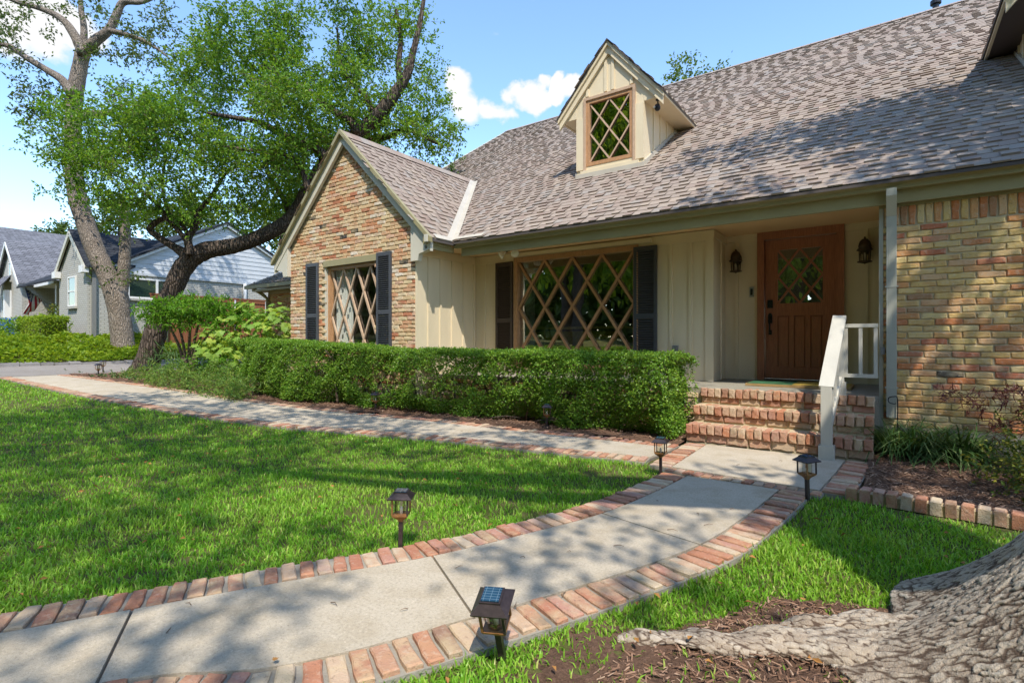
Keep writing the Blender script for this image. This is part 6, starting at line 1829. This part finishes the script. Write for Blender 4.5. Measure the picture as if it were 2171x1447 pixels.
na_ = thing('white_brick_house', 'white painted brick house with black roof, corner facing the driveway', 'house', (-25, 10, .9))
m = MB(); m.prism([(-26.6, 6.5, .4), (-23.4, 6.5, .4), (-23.4, 6.5, 3.78), (-25.0, 6.5, 5.12), (-26.6, 6.5, 3.78)], (0, .25, 0)); m.build('front_gable_wall', M['white_brick'], na_)
m = MB(); m.box(-23.65, -23.4, 6.751, 15.8, .4, 3.64); m.build('side_wall', M['white_brick'], na_)
yl, yr, ya, zb_, za = 7.05, 15.75, 11.35, 3.66, 6.02
m = MB(); m.prism([(-23.42, yl, zb_), (-23.42, yr, zb_), (-23.42, ya, za - .05)], (-.1, 0, 0)); sgab = m.build('side_gable', M['vinyl'], na_)
z = zb_
while z < za - .25:
    f0 = (z - zb_) / (za - zb_); a = yl + (ya - yl) * f0 + .05; b = yr + (ya - yr) * f0 - .05
    f1_ = (z + .19 - zb_) / (za - zb_); a1 = yl + (ya - yl) * f1_ + .05; b1 = yr + (ya - yr) * f1_ - .05
    m = MB(); m.add([(-23.388, a, z), (-23.388, b, z), (-23.405, b1, z + .19), (-23.405, a1, z + .19), (-23.41, a, z), (-23.41, b, z)], [(0, 1, 2, 3), (0, 4, 5, 1)]); m.build('clapboard', M['vinyl'], sgab)
    z += .19
MB().box(-23.40, -23.33, 7.0, 15.8, 3.56, 3.655).build('belt_trim', M['vinyl'], na_)
for (p, q) in (((-23.30, yl - .35, zb_ - .12), (-23.30, ya, za + .06)), ((-23.30, ya, za + .06), (-23.30, yr + .3, zb_ - .12))):
    MB().bar(p, q, .16, .1, (1, 0, 0)).build('rake_board', M['white'], na_)
def roof_slab(pts, name, parent, mat, th=.08):
    m = MB(); m.prism(pts, (0, 0, th)); return m.build(name, mat, parent)
roof_slab([(-25.0, 6.38, 5.18), (-23.15, 6.38, 3.66), (-23.15, 7.6, 3.66), (-25.0, 10.6, 5.18)], 'roof', na_, M['black_roof'])
roof_slab([(-25.0, 6.38, 5.18), (-25.0, 10.6, 5.18), (-26.85, 10.6, 3.66), (-26.85, 6.38, 3.66)], 'roof', na_, M['black_roof'])
roof_slab([(-23.2, ya, za + .08), (-34, ya, za + .08), (-34, 6.7, 3.55), (-23.2, 6.7, 3.55)], 'roof', na_, M['black_roof'], .09)
roof_slab([(-23.2, ya, za + .08), (-23.2, 16.1, 3.5), (-34, 16.1, 3.5), (-34, ya, za + .08)], 'roof', na_, M['black_roof'], .09)
for (p, q) in (((-25.0, 6.40, 5.10), (-23.2, 6.40, 3.62)), ((-25.0, 6.40, 5.10), (-26.8, 6.40, 3.62))): MB().bar(p, q, .17, .06, (0, 1, 0)).build('rake_board', M['trim'], na_)
for x0, x1 in ((-26.75, -26.35), (-23.6, -23.2)): MB().box(x0, x1, 6.3, 6.49, 3.5, 3.75).build('eave_return', M['white'], na_)
def far_window(parent, x0, x1, z0, z1, y, axis='y', split=True, name='window'):
    def bx(a0, a1, b0, b1, c0, c1):
        return MB().box(a0, a1, c0, c1, b0, b1) if axis == 'y' else MB().box(c0, c1, a0, a1, b0, b1)
    s = -1 if axis == 'y' else 1
    o_ = sorted((y, y + s * .05))
    w_ = .06
    fr = bx(x0, x0 + w_, z0, z1, *o_).build(name, M['white'], parent)
    bx(x1 - w_, x1, z0, z1, *o_).build('frame', M['white'], fr)
    bx(x0 + w_, x1 - w_, z1 - w_, z1, *o_).build('frame', M['white'], fr)
    bx(x0 + w_, x1 - w_, z0, z0 + w_, *o_).build('frame', M['white'], fr)
    o2 = sorted((y + s * .02, y + s * .028)); o3 = sorted((y + s * .002, y + s * .006))
    bx(x0 + w_, x1 - w_, z0 + w_, z1 - w_, *o2).build('pane', M['far_glass'], fr)
    bx(x0 + w_, x1 - w_, z0 + w_, z1 - w_, *o3).build('dark_interior', M['dark_room'], fr)
    o4 = sorted((y, y + s * .1))
    bx(x0 - .06, x1 + .06, z0 - .09, z0 - .005, *o4).build('sill', M['white_brick'], fr)
    return fr, bx, o_
fr, bx, o_ = far_window(na_, -25.40, -24.52, 2.35, 3.48, 6.498)
bx(-25.34, -24.58, 2.89, 2.94, *sorted((6.498, 6.44))).build('meeting_rail', M['white'], fr)
fr, bx, o_ = far_window(na_, 7.72, 9.55, 2.68, 3.46, -23.398, 'x')
bx(8.66, 8.74, 2.74, 3.40, *sorted((-23.398, -23.34))).build('mullion', M['white'], fr)
m = MB(); m.box(-23.395, -23.30, 6.62, 6.74, .9, 3.6); m.build('downspout', M['plastic_grey'], na_)
m = MB(); m.tube([(-23.33, 12.15, 2.4), (-23.33, 12.15, 3.6)], .07, 8); m.build('flue_pipe', M['vinyl'], na_, True)

nb_ = thing('grey_roof_house', 'white brick house with a steep grey roof and small porch beyond', 'house', (-38, 10, 1.4))
m = MB(); m.prism([(-41.8, 7.5, .8), (-36.9, 7.5, .8), (-36.9, 7.5, 4.1), (-39.35, 7.5, 6.35), (-41.8, 7.5, 4.1)], (0, .3, 0)); m.build('front_gable_wall', M['white_brick'], nb_)
m = MB(); m.box(-37.2, -36.9, 7.801, 20, .8, 4.05); m.build('side_wall', M['white_brick'], nb_)
roof_slab([(-39.35, 7.3, 6.45), (-36.6, 7.3, 3.95), (-36.6, 20, 3.95), (-39.35, 20, 6.45)], 'roof', nb_, M['grey_roof'], .1)
roof_slab([(-39.35, 7.3, 6.45), (-39.35, 20, 6.45), (-42.1, 20, 3.95), (-42.1, 7.3, 3.95)], 'roof', nb_, M['grey_roof'], .1)
for (p, q) in (((-39.35, 7.3, 6.38), (-36.65, 7.3, 3.92)), ((-39.35, 7.3, 6.38), (-42.05, 7.3, 3.92))): MB().bar(p, q, .16, .06, (0, 1, 0)).build('rake_board', M['white'], nb_)
roof_slab([(-36.7, 7.9, 3.85), (-33.2, 7.9, 3.85), (-33.2, 12, 3.95), (-36.7, 12, 3.95)], 'porch_roof', nb_, M['white'], .16)
MB().box(-33.62, -33.4, 8.05, 8.3, 1.0, 3.848).build('porch_column', M['white'], nb_)
MB().box(-36.9, -33.2, 11.6, 11.8, .8, 3.85).build('porch_back_wall', M['white'], nb_)
far_window(nb_, -35.2, -34.3, 1.9, 3.2, 11.59)
far_window(nb_, -39.5, -39.0, 4.35, 5.35, 7.498)
far_window(nb_, -40.9, -39.3, 1.5, 3.6, 7.498)
MB().box(-39.25, -38.95, 7.2, 7.49, 1.2, 3.8).build('bay_post', M['white'], nb_)
roof_slab([(-41.4, 6.9, 3.85), (-38.5, 6.9, 3.85), (-39.0, 7.49, 4.6), (-41.0, 7.49, 4.6)], 'bay_roof', nb_, M['grey_roof'], .06)
nc_ = thing('white_gable_house', 'far white gabled house cut by the picture edge', 'house', (-62, 11, 2))
m = MB(); m.prism([(-66, 10, 1), (-58.6, 10, 1), (-58.6, 10, 7.4), (-62.3, 10, 10.6), (-66, 10, 7.4)], (0, 8, 0)); m.build('walls', M['white'], nc_)
roof_slab([(-62.3, 9.7, 10.7), (-58.3, 9.7, 7.2), (-58.3, 18, 7.2), (-62.3, 18, 10.7)], 'roof', nc_, M['grey_roof'], .12)
far_window(nc_, -61.0, -59.6, 4.2, 6.4, 9.998)
t = thing('recycling_bin', 'blue lidded bin standing behind the loose shrub', 'bin', tuple(at(8, 690, 24)))
c = at(8, 678, 24)
m = MB(); m.prism([(c[0] - .2, c[1] - .3, c[2] - 1.0), (c[0] + .2, c[1] - .3, c[2] - 1.0), (c[0] + .24, c[1] - .36, c[2]), (c[0] - .24, c[1] - .36, c[2])], (0, .65, 0)); m.build('body', M['bin_blue'], t)
m = MB(); m.prism([(c[0] - .27, c[1] - .4, c[2] + .01), (c[0] + .27, c[1] - .4, c[2] + .01), (c[0] + .24, c[1] - .3, c[2] + .09), (c[0] - .24, c[1] - .3, c[2] + .09)], (0, .7, 0)); m.build('lid', M['bin_blue'], t)
# flag on a slanting pole by the porch column
fl_ = thing('flag', 'striped red and white flag with a blue starred corner on a slanting pole', 'flag', (-33.5, 7.9, 2.5))
pa, pbp = at(106, 648, 25.9), at(48, 606, 25.0)
MB().tube([pa, pbp], .022, 8).build('pole', M['steel'], fl_, True)
NU, NVf = 13, 20
V = []; F = []; MI = []
for i in range(NU + 1):
    u = i / NU
    top = pbp + (pa - pbp) * (.08 + .62 * u)
    for j in range(NVf + 1):
        v = j / NVf
        dwn = at(52 + 18 * u, 668 - 14 * u, 25.3 + .2 * u) - (pbp + (pa - pbp) * (.08 + .62 * u))
        p = top + dwn * v + np.array([.0, .16, 0]) * math.sin(u * 9 + v * 2.0) * v ** .6 + np.array([.10, 0, -.02]) * math.sin(v * 3.1) * (1 - u * .4) * 3
        V.append(p)
for i in range(NU):
    for j in range(NVf):
        a = i * (NVf + 1) + j
        F.append((a, a + NVf + 1, a + NVf + 2, a + 1))
        MI.append(2 if (i < 7 and j < 8) else (0 if i % 2 == 0 else 1))
cloth = np_mesh('cloth', V, np.array(F), [M['flag_red'], M['flag_white'], M['flag_blue']], fl_, MI, True)
Vs = np.array(V)
m = MB()
for i in range(1, 7):
    for j in range(1, 8):
        if (i + j) % 2: continue
        p = Vs[i * (NVf + 1) + j]; q = Vs[i * (NVf + 1) + j + 1] - p; w = Vs[(i + 1) * (NVf + 1) + j] - p
        nn = np.cross(q, w); nn /= np.linalg.norm(nn)
        for sgn in (1, -1):
            o2 = p + nn * .012 * sgn
            pts_ = []
            for k in range(10):
                aa = 2 * math.pi * k / 10; rr_ = (.045 if k % 2 == 0 else .02)
                pts_.append(o2 + (q / np.linalg.norm(q)) * rr_ * math.cos(aa) + (w / np.linalg.norm(w)) * rr_ * math.sin(aa))
            m.add(pts_, [tuple(range(10))])
o = m.build('stars', M['flag_white'], cloth); tag(o, kind='stuff')
# wooden fence
fen = thing('wooden_fence', 'red brown board fence with a cap rail between the two yards', 'fence', (-21, 10, .75))
y = 7.7
while y < 13.2:
    MB().box(-21.0, -20.98 + random.uniform(0, .008), y, y + .132, .68 + random.uniform(0, .02), 2.62 + random.uniform(-.006, .006)).build('board', M['fence_wood'], fen); y += .138
MB().box(-21.08, -20.93, 7.6, 13.3, 2.68, 2.73).build('cap_rail', M['fence_wood'], fen)
MB().box(-20.97, -20.945, 7.6, 13.3, 2.56, 2.679).build('trim_board', M['fence_wood'], fen)
for yy_ in (8.1, 10.5, 11.75): MB().tube([(-20.9, yy_, .6), (-20.9, yy_, 2.66)], .035, 8).build('post', M['steel'], fen, True)

# ------------------------------------------------------------------ trees farther off
def far_tree(label, blobs, trunk, mat, dens, L, W, seed, group=None, name='background_tree', per=8, length=.9):
    t = thing(name, label, 'tree', tuple(trunk[0]), group)
    limb('trunk', trunk, [.28, .22, .15], t, M['bark_dark'], 9, 5, .06, seed)
    crown(t, mat, blobs, dens, per, length, L, W, seed, None, 'crown', .55, .2)
    return t
def fbl(l, d):
    out = []
    for (a, b, c) in l:
        r = np.random.default_rng(int(a * 7 + b)); R_ = c * d / 1120
        for _ in range(3): out.append((at(a, b, d) + r.normal(0, .4, 3) * R_ * np.array([1, 1, .7]), np.array([.7, .7, .5]) * R_))
    return out
def trunk_at(a, b, d, top):
    p = at(a, b, d); z0 = float(gz(p[0])); q = at(a, top, d)
    return [(p[0], p[1], z0 - .1), (p[0] + .1, p[1], (z0 + q[2]) / 2), tuple(q)]
far_tree('round topped dark green tree behind the grey roof', fbl([(110, 500, 26), (130, 495, 24), (95, 512, 20), (140, 505, 22)], 52), trunk_at(118, 700, 52, 510), M['dark_leaf'], 46, .3, .2, 101)
far_tree('yellow green tree behind the black roof', fbl([(400, 455, 40), (430, 445, 42), (370, 465, 36), (455, 470, 34), (345, 480, 26)], 38), trunk_at(410, 700, 38, 470), M['far_leaf'], 46, .26, .17, 102)
far_tree('tall green tree behind the black roof, left of the yellow green one', fbl([(235, 470, 38), (215, 490, 28), (275, 460, 38), (310, 470, 30), (250, 440, 28)], 36), trunk_at(255, 700, 36, 480), M['dark_leaf'], 46, .26, .17, 103)
far_tree('bright green tree close behind the brick gable', fbl([(560, 470, 44), (600, 440, 44), (590, 500, 44), (625, 410, 40), (560, 520, 34), (640, 470, 36), (540, 500, 30), (650, 380, 30)], 26), trunk_at(600, 700, 26, 480), M['far_leaf'], 60, .2, .13, 104)
far_tree('treetop showing above the main ridge beside the dormer', fbl([(1445, 165, 24), (1460, 190, 28), (1420, 180, 14), (1500, 165, 12), (1530, 160, 10), (1480, 200, 26), (1440, 140, 10)], 30), trunk_at(1470, 700, 30, 210), M['far_leaf'], 60, .2, .13, 105)
for k, (a, b, c, d) in enumerate([(330, 505, 30, 44), (480, 470, 40, 44), (20, 560, 30, 80)]):
    pass
# street trees across the road behind the camera: the window panes mirror them
T0 = far_tree('broad street tree across the road, mirrored in the window panes', [((0, 0, 6), (2.6, 2.6, 1.5)), ((1.8, .5, 5), (2.0, 2.0, 1.2)), ((-1.7, -.4, 5.2), (2, 2, 1.2)), ((.2, 1.6, 4.6), (2, 2, 1.2)), ((-.4, -1.8, 4.4), (2, 2, 1.2)), ((.2, .2, 7.6), (1.7, 1.7, 1.2)), ((-1.4, 1.2, 3.6), (1.6, 1.6, .9)), ((1.7, -1.4, 3.4), (1.5, 1.5, .9))],
              [(0, 0, -.1), (.1, .1, 2.5), (0, 0, 5.5)], M['street_leaf'], 150, .27, .17, 111, 'street trees across the road', 'street_tree')
spots = [(-13, -9, 1.0), (-7, -13, 1.15), (-19, -12, 1.2), (-2, -17, 1.3), (5, -13, 1.1), (-12, -22, 1.5), (-22, -24, 1.6), (2, -28, 1.6), (-6, -30, 1.7)]
for i, (x, y, s) in enumerate(spots):
    o = T0 if i == 0 else copy_thing(T0, T0['label'])
    o.location = (x, y, float(gz(x))); o.scale = (s * 1.1, s * 1.1, s * 1.75); o.rotation_euler = (0, 0, i * 1.3)

r = np.random.default_rng(55)
wx = r.uniform(-75, 45, 16000); wy = -38 - r.uniform(0, 8, 16000); wz = gz(wx) + r.uniform(0, 1, 16000) ** .9 * (13 + 2.5 * np.sin(wx * .35) + 1.5 * np.sin(wx * .9 + 1))
V, F = leaf_cloud(np.c_[wx, wy, wz], r.normal(0, 1, (16000, 3)), 1.7, 1.2, seed=7)
o = foliage('woods', None, M['dark_leaf'], [(V, F)]); tag(o, 'far mass of trees beyond the street, mirrored in the windows', 'woods')

r = np.random.default_rng(12)
fx = r.uniform(-7, 1.2, 700); fy = r.uniform(.4, 4.2, 700)
k = in_poly(fx, fy, lawn_l) | in_poly(fx, fy, lawn_r)
fx, fy = fx[k][:260], fy[k][:260]
V, F = leaf_cloud(np.c_[fx, fy, gz(fx) + r.uniform(-.004, .012, len(fx))], np.c_[r.normal(0, 1, len(fx)), r.normal(0, 1, len(fx)), r.normal(0, .15, len(fx))], .035, .018, seed=9)
o = np_mesh('leaf_litter', V, F, M['dry_leaf']); tag(o, 'small dry leaves scattered through the lawn', 'leaves', kind='stuff')
